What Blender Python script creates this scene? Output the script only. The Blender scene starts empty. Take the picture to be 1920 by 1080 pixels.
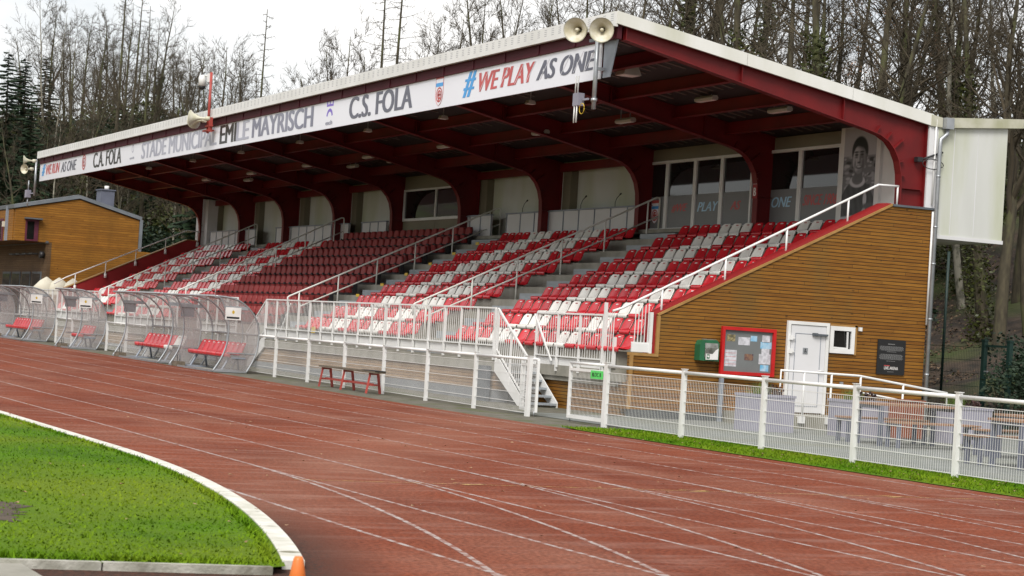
import bpy, math, random
from mathutils import Vector, Matrix
R_ = math.radians
sc = bpy.context.scene
C = sc.collection
# ---------------------------------------------------------------- camera
F_PX = 3900.0
CAMP = Vector((50.42, -17.01, 1.525))
YAW, PITCH, ROLL = 1.13467511, 0.0221924081, 0.0633842678
fw = Vector((-math.sin(YAW)*math.cos(PITCH), math.cos(YAW)*math.cos(PITCH), math.sin(PITCH)))
rt = Vector((math.cos(YAW), math.sin(YAW), 0)); up = rt.cross(fw)
cr, sr = math.cos(ROLL), math.sin(ROLL)
rt, up = cr*rt + sr*up, -sr*rt + cr*up
cam = bpy.data.cameras.new("camera"); camo = bpy.data.objects.new("camera", cam); C.objects.link(camo)
camo.matrix_world = Matrix(((rt.x, up.x, -fw.x, CAMP.x), (rt.y, up.y, -fw.y, CAMP.y), (rt.z, up.z, -fw.z, CAMP.z), (0, 0, 0, 1)))
cam.sensor_width = 36; cam.lens = F_PX/1920*36; cam.clip_start = 0.5; cam.clip_end = 2000
cam.dof.use_dof = True; cam.dof.focus_distance = 40; cam.dof.aperture_fstop = 7.1
sc.camera = camo
# ---------------------------------------------------------------- world, sun, exposure
SUN_AZ, SUN_EL = R_(-40), R_(48)      # azimuth measured from +X towards +Y
w = bpy.data.worlds.new("World"); sc.world = w; w.use_nodes = True
nt = w.node_tree; nt.nodes.clear()
out = nt.nodes.new('ShaderNodeOutputWorld'); bg = nt.nodes.new('ShaderNodeBackground')
sky = nt.nodes.new('ShaderNodeTexSky'); sky.sky_type = 'NISHITA'; sky.sun_disc = False
sky.sun_elevation = SUN_EL; sky.sun_rotation = math.pi/2 - SUN_AZ; sky.dust_density = 2.5
tc = nt.nodes.new('ShaderNodeTexCoord'); mp = nt.nodes.new('ShaderNodeMapping'); mp.inputs['Scale'].default_value = (1, 1, 2.6)
nz = nt.nodes.new('ShaderNodeTexNoise'); nz.inputs['Scale'].default_value = 3.2; nz.inputs['Detail'].default_value = 7; nz.inputs['Roughness'].default_value = .55
rmp = nt.nodes.new('ShaderNodeValToRGB'); rmp.color_ramp.elements[0].position = .40; rmp.color_ramp.elements[1].position = .56
rmp.color_ramp.elements[0].color = (.62, .62, .62, 1)
mx = nt.nodes.new('ShaderNodeMixRGB'); mx.inputs['Color2'].default_value = (9.0, 8.9, 8.75, 1)   # cloud radiance on the sky's own scale
L = nt.links.new
L(tc.outputs['Generated'], mp.inputs['Vector']); L(mp.outputs[0], nz.inputs['Vector']); L(nz.outputs['Fac'], rmp.inputs['Fac'])
L(rmp.outputs['Color'], mx.inputs['Fac']); L(sky.outputs[0], mx.inputs['Color1']); L(mx.outputs[0], bg.inputs['Color'])
bg.inputs['Strength'].default_value = 0.1
L(bg.outputs[0], out.inputs['Surface'])
sun = bpy.data.lights.new("sun", 'SUN'); sun.energy = 2.5; sun.angle = R_(24); sun.color = (1, .965, .92)
so = bpy.data.objects.new("sun", sun); C.objects.link(so)
sd = Vector((math.cos(SUN_AZ)*math.cos(SUN_EL), math.sin(SUN_AZ)*math.cos(SUN_EL), math.sin(SUN_EL)))
so.rotation_euler = sd.to_track_quat('Z', 'Y').to_euler()
sc.view_settings.view_transform = 'Standard'; sc.view_settings.look = 'None'
sc.view_settings.exposure = 0.38; sc.view_settings.gamma = 1
sc.cycles.max_bounces = 6; sc.cycles.transparent_max_bounces = 12

# ---------------------------------------------------------------- helpers
def ray(px, py):
    return rt*(px-960) + up*(540-py) + fw*F_PX
def on(px, py, ax, v):
    d = ray(px, py); return CAMP + d*((v-CAMP[ax])/d[ax])
def zg(x):                      # the ground rises very slightly towards the far end
    return max(0.0, (14-x)*.0045)
ORD = ['', 'first', 'second', 'third', 'fourth', 'fifth', 'sixth', 'seventh', 'eighth', 'ninth', 'tenth', 'eleventh', 'twelfth', 'thirteenth',
       'fourteenth', 'fifteenth', 'sixteenth', 'seventeenth', 'eighteenth', 'nineteenth', 'twentieth']
def ordw(n):
    if n <= 20: return ORD[n]
    t = {2: 'twenty', 3: 'thirty', 4: 'forty', 5: 'fifty'}[n//10]
    return (t + '-' + ORD[n % 10]) if n % 10 else {'twenty': 'twentieth', 'thirty': 'thirtieth', 'forty': 'fortieth', 'fifty': 'fiftieth'}[t]

class MB:
    def __init__(s): s.v = []; s.f = []; s.m = []; s.sm = []
    def add(s, vs, fs, m=0, smooth=False):
        b = len(s.v); s.v += [tuple(q) for q in vs]
        for f in fs: s.f.append([i+b for i in f]); s.m.append(m); s.sm.append(smooth)
        return s
    def box(s, x0, x1, y0, y1, z0, z1, m=0):
        if x0 > x1: x0, x1 = x1, x0
        if y0 > y1: y0, y1 = y1, y0
        if z0 > z1: z0, z1 = z1, z0
        vs = [(x, y, z) for z in (z0, z1) for y in (y0, y1) for x in (x0, x1)]
        return s.add(vs, [(0, 2, 3, 1), (4, 5, 7, 6), (0, 1, 5, 4), (2, 6, 7, 3), (0, 4, 6, 2), (1, 3, 7, 5)], m)
    def bar(s, a, b, w, h, m=0, upv=(0, 0, 1)):      # rectangular bar from a to b
        a = Vector(a); b = Vector(b); d = (b-a).normalized(); u = Vector(upv)
        if abs(d.dot(u)) > .99: u = Vector((1, 0, 0))
        x = d.cross(u).normalized(); y = x.cross(d).normalized()
        vs = [p + x*(i*w/2) + y*(j*h/2) for p in (a, b) for i, j in ((-1, -1), (1, -1), (1, 1), (-1, 1))]
        return s.add(vs, [(3, 2, 1, 0), (4, 5, 6, 7), (0, 1, 5, 4), (1, 2, 6, 5), (2, 3, 7, 6), (3, 0, 4, 7)], m)
    def tube(s, pts, r, n=8, m=0, caps=True, smooth=True):
        pts = [Vector(p) for p in pts]; k = len(pts)
        rs = r if isinstance(r, (list, tuple)) else [r]*k
        vs = []; px = None
        for i, p in enumerate(pts):
            d = (pts[min(i+1, k-1)] - pts[max(i-1, 0)]).normalized()
            if px is None:
                u = Vector((0, 0, 1)) if abs(d.z) < .9 else Vector((1, 0, 0)); px = d.cross(u).normalized()
            else: px = (px - d*px.dot(d)).normalized()
            py = d.cross(px)
            for j in range(n):
                a = 2*math.pi*j/n; vs.append(p + px*(math.cos(a)*rs[i]) + py*(math.sin(a)*rs[i]))
        fs = [(i*n+j, i*n+(j+1) % n, (i+1)*n+(j+1) % n, (i+1)*n+j) for i in range(k-1) for j in range(n)]
        s.add(vs, fs, m, smooth)
        if caps and n > 3:
            b = len(s.v)-n*k
            s.f.append([b+j for j in range(n)][::-1]); s.m.append(m); s.sm.append(False)
            s.f.append([b+(k-1)*n+j for j in range(n)]); s.m.append(m); s.sm.append(False)
        return s
    def prism(s, poly, ax, a, b, m=0):               # poly in the two other axes (in order), extruded along ax from a to b
        def P(u, v, t): q = [u, v]; q.insert(ax, t); return tuple(q)
        n = len(poly); vs = [P(u, v, a) for u, v in poly] + [P(u, v, b) for u, v in poly]
        fs = [list(range(n))[::-1], list(range(n, 2*n))] + [(i, (i+1) % n, n+(i+1) % n, n+i) for i in range(n)]
        return s.add(vs, fs, m)
    def strip(s, line, ax, a, b, t, m=0):            # a plate following a polyline (in the two other axes) with thickness t
        n = len(line); o = []
        for i in range(n):
            p = Vector(line[max(i-1, 0)]); q = Vector(line[min(i+1, n-1)]); d = (q-p).normalized(); nn = Vector((-d.y, d.x)); o.append(Vector(line[i]) + nn*t)
        poly = [tuple(p) for p in line] + [tuple(p) for p in reversed(o)]
        for i in range(n-1):
            s.prism([line[i], line[i+1], tuple(o[i+1]), tuple(o[i])], ax, a, b, m)
        return s
    def build(s, name, mats, parent=None, smooth=False):
        me = bpy.data.meshes.new(name); me.from_pydata(s.v, [], s.f)
        if not isinstance(mats, (list, tuple)): mats = [mats]
        for q in mats: me.materials.append(q)
        me.polygons.foreach_set('material_index', s.m)
        me.polygons.foreach_set('use_smooth', [True]*len(s.f) if smooth else s.sm)
        me.validate(); me.update()
        o = bpy.data.objects.new(name, me); C.objects.link(o)
        if parent is not None: o.parent = parent
        return o
def tag(o, label, cat, group=None):
    o['label'] = label; o['category'] = cat
    if group: o['group'] = group
    return o
def thing(name, label, cat, loc=(0, 0, 0), rz=0, group=None):
    o = bpy.data.objects.new(name, None); C.objects.link(o); o.location = loc; o.rotation_euler = (0, 0, rz)
    o.empty_display_size = .2
    return tag(o, label, cat, group)
def struct(o, kind='structure'): o['kind'] = kind; return o
def dup(o, parent=None):
    c = o.copy(); C.objects.link(c)
    if parent is not None: c.parent = parent
    for ch in list(o.children): dup(ch, c)
    return c
def text_mb(mb, s, x0, x1, y, z0, z1, m=0, shear=0.0, bold=0.0, normal=-1, spacing=1.0, plane='xz'):
    """letters filling x0..x1 (or y) and z0..z1 in a vertical plane"""
    cu = bpy.data.curves.new('t', 'FONT'); cu.body = s; cu.offset = 0; cu.space_character = spacing; cu.resolution_u = 4; cu.shear = 0
    ob = bpy.data.objects.new('t', cu)
    me = bpy.data.meshes.new_from_object(ob)
    vs = [v.co.copy() for v in me.vertices]; fs = [list(p.vertices) for p in me.polygons]
    xs = [v.x for v in vs]; ys = [v.y for v in vs]
    if not vs: return
    ax, bx, ay, by = min(xs), max(xs), min(ys), max(ys)
    res = []
    for v in vs:
        vv = (v.y-ay)/(by-ay); uu = (v.x-ax)/(bx-ax)
        q = x0 + (x1-x0-shear)*uu + shear*vv; z = z0 + (z1-z0)*vv
        res.append((q, y, z) if plane == 'xz' else (y, q, z))
    k = (x1-x0)/(bx-ax)*bold*1.3
    for j, o_ in enumerate((0, -k, k, -k/2, k/2) if bold > 0 else (0,)):
        mb.add([(a+o_, b-.0006*j, c) for a, b, c in res] if plane == 'xz' else [(a+.0006*j, b+o_, c) for a, b, c in res], fs, m)
    bpy.data.objects.remove(ob); bpy.data.curves.remove(cu); bpy.data.meshes.remove(me)
def disc(mb, cx, cz, rx, rz, y, m=0, n=24, r0=0.0, a0=0, a1=2*math.pi, plane='xz'):
    f = (lambda u, v: (u, y, v)) if plane == 'xz' else (lambda u, v: (y, u, v))
    vs = []; full = abs(a1-a0-2*math.pi) < 1e-6
    for i in range(n+(0 if full else 1)):
        a = a0+(a1-a0)*i/n
        vs.append(f(cx+rx*math.cos(a), cz+rz*math.sin(a)))
        vs.append(f(cx+rx*r0*math.cos(a), cz+rz*r0*math.sin(a)))
    k = len(vs)//2
    fs = [(2*i, 2*((i+1) % k), 2*((i+1) % k)+1, 2*i+1) for i in range(k if full else k-1)]
    mb.add(vs, fs, m)

# ---------------------------------------------------------------- materials
def M(name, c, rough=.6, metal=0.0, c2=None, scale=3.0, detail=5, stretch=(1, 1, 1), bump=0.0, bscale=None, rnd=0.0, spec=.5, lo=.35, hi=.65, c3=None, s3=1.0, f3=(.5, .6)):
    m = bpy.data.materials.new(name); m.use_nodes = True; n = m.node_tree; b = n.nodes['Principled BSDF']; l = n.links.new
    b.inputs['Roughness'].default_value = rough; b.inputs['Metallic'].default_value = metal; b.inputs['Specular IOR Level'].default_value = spec
    t = n.nodes.new('ShaderNodeTexCoord'); mpn = n.nodes.new('ShaderNodeMapping'); mpn.inputs['Scale'].default_value = stretch
    l(t.outputs['Object'], mpn.inputs['Vector'])
    no = n.nodes.new('ShaderNodeTexNoise'); no.inputs['Scale'].default_value = scale; no.inputs['Detail'].default_value = detail; l(mpn.outputs[0], no.inputs['Vector'])
    if c2 is None: c2 = tuple(q*.82 for q in c)
    r = n.nodes.new('ShaderNodeValToRGB'); r.color_ramp.elements[0].position = lo; r.color_ramp.elements[1].position = hi
    r.color_ramp.elements[0].color = (*c2, 1); r.color_ramp.elements[1].color = (*c, 1); l(no.outputs['Fac'], r.inputs['Fac'])
    col = r.outputs['Color']
    if c3 is not None:
        n3 = n.nodes.new('ShaderNodeTexNoise'); n3.inputs['Scale'].default_value = s3; n3.inputs['Detail'].default_value = 6; l(mpn.outputs[0], n3.inputs['Vector'])
        r3 = n.nodes.new('ShaderNodeValToRGB'); r3.color_ramp.elements[0].position = f3[0]; r3.color_ramp.elements[1].position = f3[1]; l(n3.outputs['Fac'], r3.inputs['Fac'])
        x = n.nodes.new('ShaderNodeMixRGB'); x.inputs['Color2'].default_value = (*c3, 1); l(r3.outputs['Color'], x.inputs['Fac']); l(col, x.inputs['Color1']); col = x.outputs['Color']
    if rnd:
        oi = n.nodes.new('ShaderNodeObjectInfo'); hs = n.nodes.new('ShaderNodeHueSaturation'); mr = n.nodes.new('ShaderNodeMapRange')
        mr.inputs['To Min'].default_value = 1-rnd; mr.inputs['To Max'].default_value = 1+rnd; l(oi.outputs['Random'], mr.inputs['Value']); l(mr.outputs[0], hs.inputs['Value'])
        l(col, hs.inputs['Color']); col = hs.outputs['Color']
    l(col, b.inputs['Base Color'])
    if bump:
        bn = n.nodes.new('ShaderNodeTexNoise'); bn.inputs['Scale'].default_value = bscale or scale*4; bn.inputs['Detail'].default_value = 4; l(mpn.outputs[0], bn.inputs['Vector'])
        bm = n.nodes.new('ShaderNodeBump'); bm.inputs['Strength'].default_value = bump; bm.inputs['Distance'].default_value = .03; l(bn.outputs['Fac'], bm.inputs['Height']); l(bm.outputs[0], b.inputs['Normal'])
    return m
def timber(name, c, c2, dark, pitch, stain=None, gap=.15):
    m = bpy.data.materials.new(name); m.use_nodes = True; n = m.node_tree; b = n.nodes['Principled BSDF']; l = n.links.new
    b.inputs['Roughness'].default_value = .62; b.inputs['Specular IOR Level'].default_value = .25
    t = n.nodes.new('ShaderNodeTexCoord'); sp = n.nodes.new('ShaderNodeSeparateXYZ'); l(t.outputs['Object'], sp.inputs[0])
    def math_(op, a, v=None):
        q = n.nodes.new('ShaderNodeMath'); q.operation = op
        if hasattr(a, 'links'): l(a, q.inputs[0])
        else: q.inputs[0].default_value = a
        if v is not None:
            if hasattr(v, 'links'): l(v, q.inputs[1])
            else: q.inputs[1].default_value = v
        return q.outputs[0]
    u = math_('DIVIDE', sp.outputs['Z'], pitch); fl = math_('FLOOR', u); fr = math_('FRACT', u)
    g = math_('LESS_THAN', fr, gap)
    hj = math_('FRACT', math_('DIVIDE', math_('ADD', math_('ADD', sp.outputs['X'], sp.outputs['Y']), math_('MULTIPLY', fl, 1.37)), 4.7)); g = math_('MAXIMUM', g, math_('LESS_THAN', hj, .0014))
    # board id along the length as well, so that boards end here and there
    hx = math_('ADD', sp.outputs['X'], sp.outputs['Y']); off = math_('MULTIPLY', fl, 1.37); bx = math_('FLOOR', math_('DIVIDE', math_('ADD', hx, off), 4.7))
    wn = n.nodes.new('ShaderNodeTexWhiteNoise'); wn.noise_dimensions = '2D'; cb = n.nodes.new('ShaderNodeCombineXYZ'); l(fl, cb.inputs[0]); l(bx, cb.inputs[1]); l(cb.outputs[0], wn.inputs['Vector'])
    r = n.nodes.new('ShaderNodeMixRGB'); r.inputs['Color1'].default_value = (*c, 1); r.inputs['Color2'].default_value = (*c2, 1); l(wn.outputs['Value'], r.inputs['Fac'])
    mpn = n.nodes.new('ShaderNodeMapping'); mpn.inputs['Scale'].default_value = (1.2, 1.2, 26); l(t.outputs['Object'], mpn.inputs['Vector'])
    no = n.nodes.new('ShaderNodeTexNoise'); no.inputs['Scale'].default_value = 2.2; no.inputs['Detail'].default_value = 6; l(mpn.outputs[0], no.inputs['Vector'])
    gr = n.nodes.new('ShaderNodeValToRGB'); gr.color_ramp.elements[0].position = .3; gr.color_ramp.elements[1].position = .7; gr.color_ramp.elements[0].color = (.66, .62, .6, 1); gr.color_ramp.elements[1].color = (1.12, 1.12, 1.12, 1); l(no.outputs['Fac'], gr.inputs['Fac'])
    mu = n.nodes.new('ShaderNodeMixRGB'); mu.blend_type = 'MULTIPLY'; mu.inputs['Fac'].default_value = 1; l(r.outputs[0], mu.inputs['Color1']); l(gr.outputs[0], mu.inputs['Color2']); col = mu.outputs[0]
    # knots
    vo = n.nodes.new('ShaderNodeTexVoronoi'); mk = n.nodes.new('ShaderNodeMapping'); mk.inputs['Scale'].default_value = (2.1, 2.1, 1/pitch*.31); l(t.outputs['Object'], mk.inputs['Vector']); l(mk.outputs[0], vo.inputs['Vector']); vo.inputs['Scale'].default_value = 1
    kn = math_('LESS_THAN', vo.outputs['Distance'], .075)
    k2 = n.nodes.new('ShaderNodeMixRGB'); k2.inputs['Color2'].default_value = (*[q*.38 for q in c2], 1); l(math_('MULTIPLY', kn, .8), k2.inputs['Fac']); l(col, k2.inputs['Color1']); col = k2.outputs[0]
    # weathering with a shape of its own
    ws = n.nodes.new('ShaderNodeTexNoise'); ws.inputs['Scale'].default_value = .55; ws.inputs['Detail'].default_value = 6; mw = n.nodes.new('ShaderNodeMapping'); mw.inputs['Scale'].default_value = (1, 1.6, .6); l(t.outputs['Object'], mw.inputs['Vector']); l(mw.outputs[0], ws.inputs['Vector'])
    wr = n.nodes.new('ShaderNodeValToRGB'); wr.color_ramp.elements[0].position = .50; wr.color_ramp.elements[1].position = .72; wr.color_ramp.elements[1].color = (.75, .75, .75, 1); l(ws.outputs['Fac'], wr.inputs['Fac'])
    wx = n.nodes.new('ShaderNodeMixRGB'); wx.inputs['Color2'].default_value = (*(stain or [q*.45 for q in c]), 1); l(wr.outputs[0], wx.inputs['Fac']); l(col, wx.inputs['Color1']); col = wx.outputs[0]
    x = n.nodes.new('ShaderNodeMixRGB'); x.inputs['Color2'].default_value = (*dark, 1); l(g, x.inputs['Fac']); l(col, x.inputs['Color1']); l(x.outputs[0], b.inputs['Base Color'])
    bm = n.nodes.new('ShaderNodeBump'); bm.inputs['Strength'].default_value = .6; bm.inputs['Distance'].default_value = .012; l(math_('SUBTRACT', 1.0, g), bm.inputs['Height']); l(bm.outputs[0], b.inputs['Normal'])
    return m
def glassy(name, tint, alpha, rough=.1):
    m = bpy.data.materials.new(name); m.use_nodes = True; n = m.node_tree; n.nodes.clear(); l = n.links.new
    o = n.nodes.new('ShaderNodeOutputMaterial'); t = n.nodes.new('ShaderNodeBsdfTransparent'); b = n.nodes.new('ShaderNodeBsdfPrincipled'); x = n.nodes.new('ShaderNodeMixShader')
    b.inputs['Base Color'].default_value = (*tint, 1); b.inputs['Roughness'].default_value = rough
    no = n.nodes.new('ShaderNodeTexNoise'); no.inputs['Scale'].default_value = 2.0; no.inputs['Detail'].default_value = 4
    mr = n.nodes.new('ShaderNodeMapRange'); mr.inputs['To Min'].default_value = alpha-.10; mr.inputs['To Max'].default_value = alpha+.12; l(no.outputs['Fac'], mr.inputs['Value'])
    l(mr.outputs[0], x.inputs['Fac']); l(t.outputs[0], x.inputs[1]); l(b.outputs[0], x.inputs[2]); l(x.outputs[0], o.inputs['Surface']); return m

m_white = M('white_paint', (.74, .74, .73), .35, c2=(.66, .66, .64), scale=2)
m_whitew = M('weathered_white_metal', (.72, .72, .69), .45, c2=(.62, .62, .56), scale=1.3, stretch=(1, 1, .3), c3=(.45, .46, .33), s3=.8, f3=(.58, .8))
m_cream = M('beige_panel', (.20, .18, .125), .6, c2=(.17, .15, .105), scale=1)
m_panel = M('white_panel', (.66, .66, .68), .5, c2=(.6, .6, .6), scale=.8)
m_banner = M('banner_white', (.76, .77, .83), .3, c2=(.74, .75, .81), scale=.3, spec=.6)
m_redsteel = M('red_steel', (.150, .006, .007), .5, c2=(.112, .005, .006), scale=1.5, spec=.35)
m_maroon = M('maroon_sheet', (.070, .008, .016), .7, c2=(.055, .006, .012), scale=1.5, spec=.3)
m_redwall = M('dark_red_render', (.30, .013, .014), .55, c2=(.24, .010, .012), scale=1)
m_roofunder = M('dark_roof_sheet', (.018, .014, .014), .7, c2=(.010, .008, .008), scale=.7, stretch=(6, 1, 1))
m_litrib = M('lit_roof_rib', (.10, .08, .07), .6)  # opaque paler tone: light catching the roof ribs is put into the colour
m_conc = M('concrete', (.31, .295, .255), .85, c2=(.215, .205, .17), scale=2.2, stretch=(1, 1, .5), bump=.25, bscale=20, c3=(.17, .19, .08), s3=1.1, f3=(.62, .8))
m_step = M('grey_metal_tread', (.33, .36, .39), .5, c2=(.26, .29, .31), scale=3, stretch=(1, 6, 6))
m_redseat = M('red_plastic', (.56, .020, .030), .22, c2=(.50, .017, .026), scale=3, rnd=.14, spec=.55)
m_whiteseat = M('white_plastic', (.80, .785, .74), .28, c2=(.74, .72, .68), scale=3, rnd=.10)
m_plate = M('number_plate_white', (.80, .78, .76), .4)
m_vip = M('dark_red_upholstery', (.26, .020, .018), .6, c2=(.20, .016, .016), scale=6, rnd=.12)
m_black = M('black_plastic', (.018, .018, .02), .5)
m_gal = M('galvanised_steel', (.42, .44, .46), .4, .6, c2=(.33, .35, .37), scale=4)
m_greypost = M('grey_metal', (.28, .31, .36), .45, .2)
m_dkgrey = M('dark_grey_metal', (.10, .115, .13), .5)
m_timber = timber('orange_timber_cladding', (.275, .125, .018), (.205, .085, .012), (.022, .010, .004), .0735, stain=(.15, .095, .025), gap=.18)
m_timber2 = timber('tan_timber_cladding', (.36, .24, .14), (.30, .195, .11), (.07, .05, .03), .0735)
m_timberc = timber('golden_timber_cladding', (.32, .145, .020), (.25, .108, .014), (.13, .055, .010), .11)
m_timberb = timber('weathered_brown_timber', (.16, .10, .05), (.12, .07, .035), (.07, .04, .02), .11)
m_trim = M('timber_trim', (.36, .20, .06), .6, c2=(.28, .15, .04), scale=4)
m_dark = M('dark_plinth', (.07, .075, .08), .8)
m_glass = M('window_glass', (.012, .013, .012), .03, spec=.8)
m_film = M('frosted_film', (.20, .205, .21), .4, spec=.4, c2=(.18, .185, .19), scale=1)
def track_mat():
    m = M('red_track', (.205, .055, .028), .9, c2=(.150, .040, .022), scale=.45, detail=8, stretch=(.5, 1.2, 1), bump=.5, bscale=45, c3=(.235, .095, .062), s3=.6, f3=(.46, .80), spec=.08)
    n = m.node_tree; l = n.links.new; b = n.nodes['Principled BSDF']; col = b.inputs['Base Color'].links[0].from_socket; t = n.nodes.new('ShaderNodeTexCoord')
    # granules
    g = n.nodes.new('ShaderNodeTexNoise'); g.inputs['Scale'].default_value = 26; g.inputs['Detail'].default_value = 3; l(t.outputs['Object'], g.inputs['Vector'])
    gr = n.nodes.new('ShaderNodeValToRGB'); gr.color_ramp.elements[0].position = .34; gr.color_ramp.elements[1].position = .68; gr.color_ramp.elements[0].color = (.60, .60, .60, 1); gr.color_ramp.elements[1].color = (1.3, 1.32, 1.32, 1); l(g.outputs['Fac'], gr.inputs['Fac'])
    mu = n.nodes.new('ShaderNodeMixRGB'); mu.blend_type = 'MULTIPLY'; mu.inputs['Fac'].default_value = 1; l(col, mu.inputs['Color1']); l(gr.outputs[0], mu.inputs['Color2']); col = mu.outputs[0]
    # worn pale scuffs lying across the lanes
    mp_ = n.nodes.new('ShaderNodeMapping'); mp_.inputs['Scale'].default_value = (2.6, .55, 1); mp_.inputs['Rotation'].default_value = (0, 0, .35); l(t.outputs['Object'], mp_.inputs['Vector'])
    q = n.nodes.new('ShaderNodeTexNoise'); q.inputs['Scale'].default_value = 1.1; q.inputs['Detail'].default_value = 9; q.inputs['Roughness'].default_value = .68; l(mp_.outputs[0], q.inputs['Vector'])
    qr = n.nodes.new('ShaderNodeValToRGB'); qr.color_ramp.elements[0].position = .50; qr.color_ramp.elements[1].position = .74; qr.color_ramp.elements[1].color = (.5, .5, .5, 1); l(q.outputs['Fac'], qr.inputs['Fac'])
    x = n.nodes.new('ShaderNodeMixRGB'); x.inputs['Color2'].default_value = (.33, .20, .165, 1); l(qr.outputs[0], x.inputs['Fac']); l(col, x.inputs['Color1']); col = x.outputs[0]
    # dusty footpath worn from the gate across the lanes
    sq = n.nodes.new('ShaderNodeSeparateXYZ'); l(t.outputs['Object'], sq.inputs[0])
    def mth(op, a, bb):
        k = n.nodes.new('ShaderNodeMath'); k.operation = op
        for i, z_ in enumerate((a, bb)):
            if hasattr(z_, 'links'): l(z_, k.inputs[i])
            else: k.inputs[i].default_value = z_
        return k.outputs[0]
    ds = mth('ABSOLUTE', mth('ADD', mth('MULTIPLY', mth('ADD', sq.outputs['X'], -15.6), .50), mth('MULTIPLY', mth('ADD', sq.outputs['Y'], 1.2), .866)), 0)
    fa = n.nodes.new('ShaderNodeMapRange'); fa.inputs['From Min'].default_value = .2; fa.inputs['From Max'].default_value = 1.5; fa.inputs['To Min'].default_value = .38; fa.inputs['To Max'].default_value = 0; l(ds, fa.inputs['Value'])
    dx = n.nodes.new('ShaderNodeMixRGB'); dx.inputs['Color2'].default_value = (.34, .19, .135, 1); l(mth('MULTIPLY', fa.outputs[0], mth('MULTIPLY', q.outputs['Fac'], 1.0)), dx.inputs['Fac']); l(col, dx.inputs['Color1']); col = dx.outputs[0]
    # washed-in soil along the outer side of the kerb
    v = n.nodes.new('ShaderNodeVectorMath'); v.operation = 'SUBTRACT'; v.inputs[1].default_value = (28.3, -47.75, 0); l(t.outputs['Object'], v.inputs[0])
    ln = n.nodes.new('ShaderNodeVectorMath'); ln.operation = 'LENGTH'; l(v.outputs[0], ln.inputs[0])
    mr = n.nodes.new('ShaderNodeMapRange'); mr.inputs['From Min'].default_value = 36.5; mr.inputs['From Max'].default_value = 37.15; mr.inputs['To Min'].default_value = 1; mr.inputs['To Max'].default_value = 0; l(ln.outputs['Value'], mr.inputs['Value'])
    sx = n.nodes.new('ShaderNodeSeparateXYZ'); l(t.outputs['Object'], sx.inputs[0]); m2 = n.nodes.new('ShaderNodeMapRange'); m2.inputs['From Min'].default_value = 33; m2.inputs['From Max'].default_value = 37; l(sx.outputs['X'], m2.inputs['Value'])
    pm = n.nodes.new('ShaderNodeMath'); pm.operation = 'MULTIPLY'; l(mr.outputs[0], pm.inputs[0]); l(m2.outputs[0], pm.inputs[1]); pn = n.nodes.new('ShaderNodeMath'); pn.operation = 'MULTIPLY'; l(pm.outputs[0], pn.inputs[0]); l(gr.outputs[0], pn.inputs[1])
    y = n.nodes.new('ShaderNodeMixRGB'); y.inputs['Color2'].default_value = (.050, .030, .024, 1); l(pn.outputs[0], y.inputs['Fac']); l(col, y.inputs['Color1']); l(y.outputs[0], b.inputs['Base Color'])
    return m
m_track = track_mat()
m_line = M('line_paint', (.37, .325, .31), .9, c2=(.22, .10, .075), scale=11, detail=8, lo=.40, hi=.60, spec=.1)
m_yellow = M('yellow_line_paint', (.50, .33, .10), .7, c2=(.34, .14, .08), scale=7, lo=.4, hi=.6)
m_grass = M('turf', (.088, .185, .007), .9, c2=(.052, .120, .005), scale=.8, bump=.8, bscale=60, c3=(.12, .18, .012), s3=.35, f3=(.40, .62), spec=.1)
m_blade = M('grass_blade', (.105, .215, .007), .8, c2=(.052, .135, .005), scale=1.1, spec=.05, c3=(.155, .22, .012), s3=.35, f3=(.40, .62))
m_soil = M('bare_soil', (.085, .062, .042), .95, c2=(.05, .036, .025), scale=8, bump=.8, bscale=30)
m_asph = M('mossy_asphalt', (.14, .128, .10), .9, c2=(.085, .08, .058), scale=3, bump=.3, bscale=50, c3=(.065, .08, .015), s3=1.6, f3=(.52, .7))
m_pave = M('grey_paving', (.185, .195, .185), .85, c2=(.14, .15, .14), scale=2.5, bump=.15, bscale=40, c3=(.15, .155, .125), s3=.6, f3=(.5, .7))
m_litter = M('leaf_litter', (.060, .040, .026), .95, c2=(.018, .013, .009), scale=2.2, detail=9, bump=1, bscale=7, c3=(.045, .062, .012), s3=.28, f3=(.48, .68), lo=.38, hi=.66)
m_ground = M('earth', (.09, .08, .05), .95, c2=(.06, .06, .03), scale=.3)
m_bark = M('grey_bark', (.082, .068, .040), .9, c2=(.038, .032, .019), scale=6, stretch=(1, 1, .3), c3=(.085, .10, .03), s3=1.5, f3=(.5, .7))
m_birch = M('pale_bark', (.30, .28, .22), .85, c2=(.12, .115, .085), scale=5, stretch=(1, 1, .5), lo=.42, hi=.56)
m_twig = M('twigs', (.074, .057, .033), .9, c2=(.048, .038, .023), scale=1)
m_ever = M('evergreen_needles', (.022, .042, .018), .7, c2=(.010, .022, .010), scale=.8, spec=.2)
m_ivy = M('ivy_leaves', (.068, .078, .013), .5, c2=(.030, .038, .009), scale=1.2, spec=.35)
m_brownleaf = M('dry_brown_leaves', (.25, .13, .07), .8, c2=(.16, .085, .045), scale=1.5)
m_shrub = M('shrub_leaves', (.022, .042, .020), .6, c2=(.012, .024, .013), scale=2, spec=.3)
m_moss = M('moss', (.10, .11, .012), .95, c2=(.06, .075, .010), scale=5, bump=.8)
m_plant = M('planter_leaves', (.16, .24, .04), .6, c2=(.08, .14, .025), scale=9)
m_plantd = M('purple_leaves', (.06, .022, .02), .6, c2=(.03, .016, .015), scale=9)
m_planter = M('grey_lilac_planter', (.29, .285, .345), .55, c2=(.25, .245, .30), scale=2)
m_slat = M('warm_wood_slats', (.30, .17, .10), .6, c2=(.23, .12, .065), scale=5, stretch=(5, 1, 1))
m_corten = M('rust_red_wood', (.26, .085, .045), .7, c2=(.20, .06, .03), scale=4)
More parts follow.
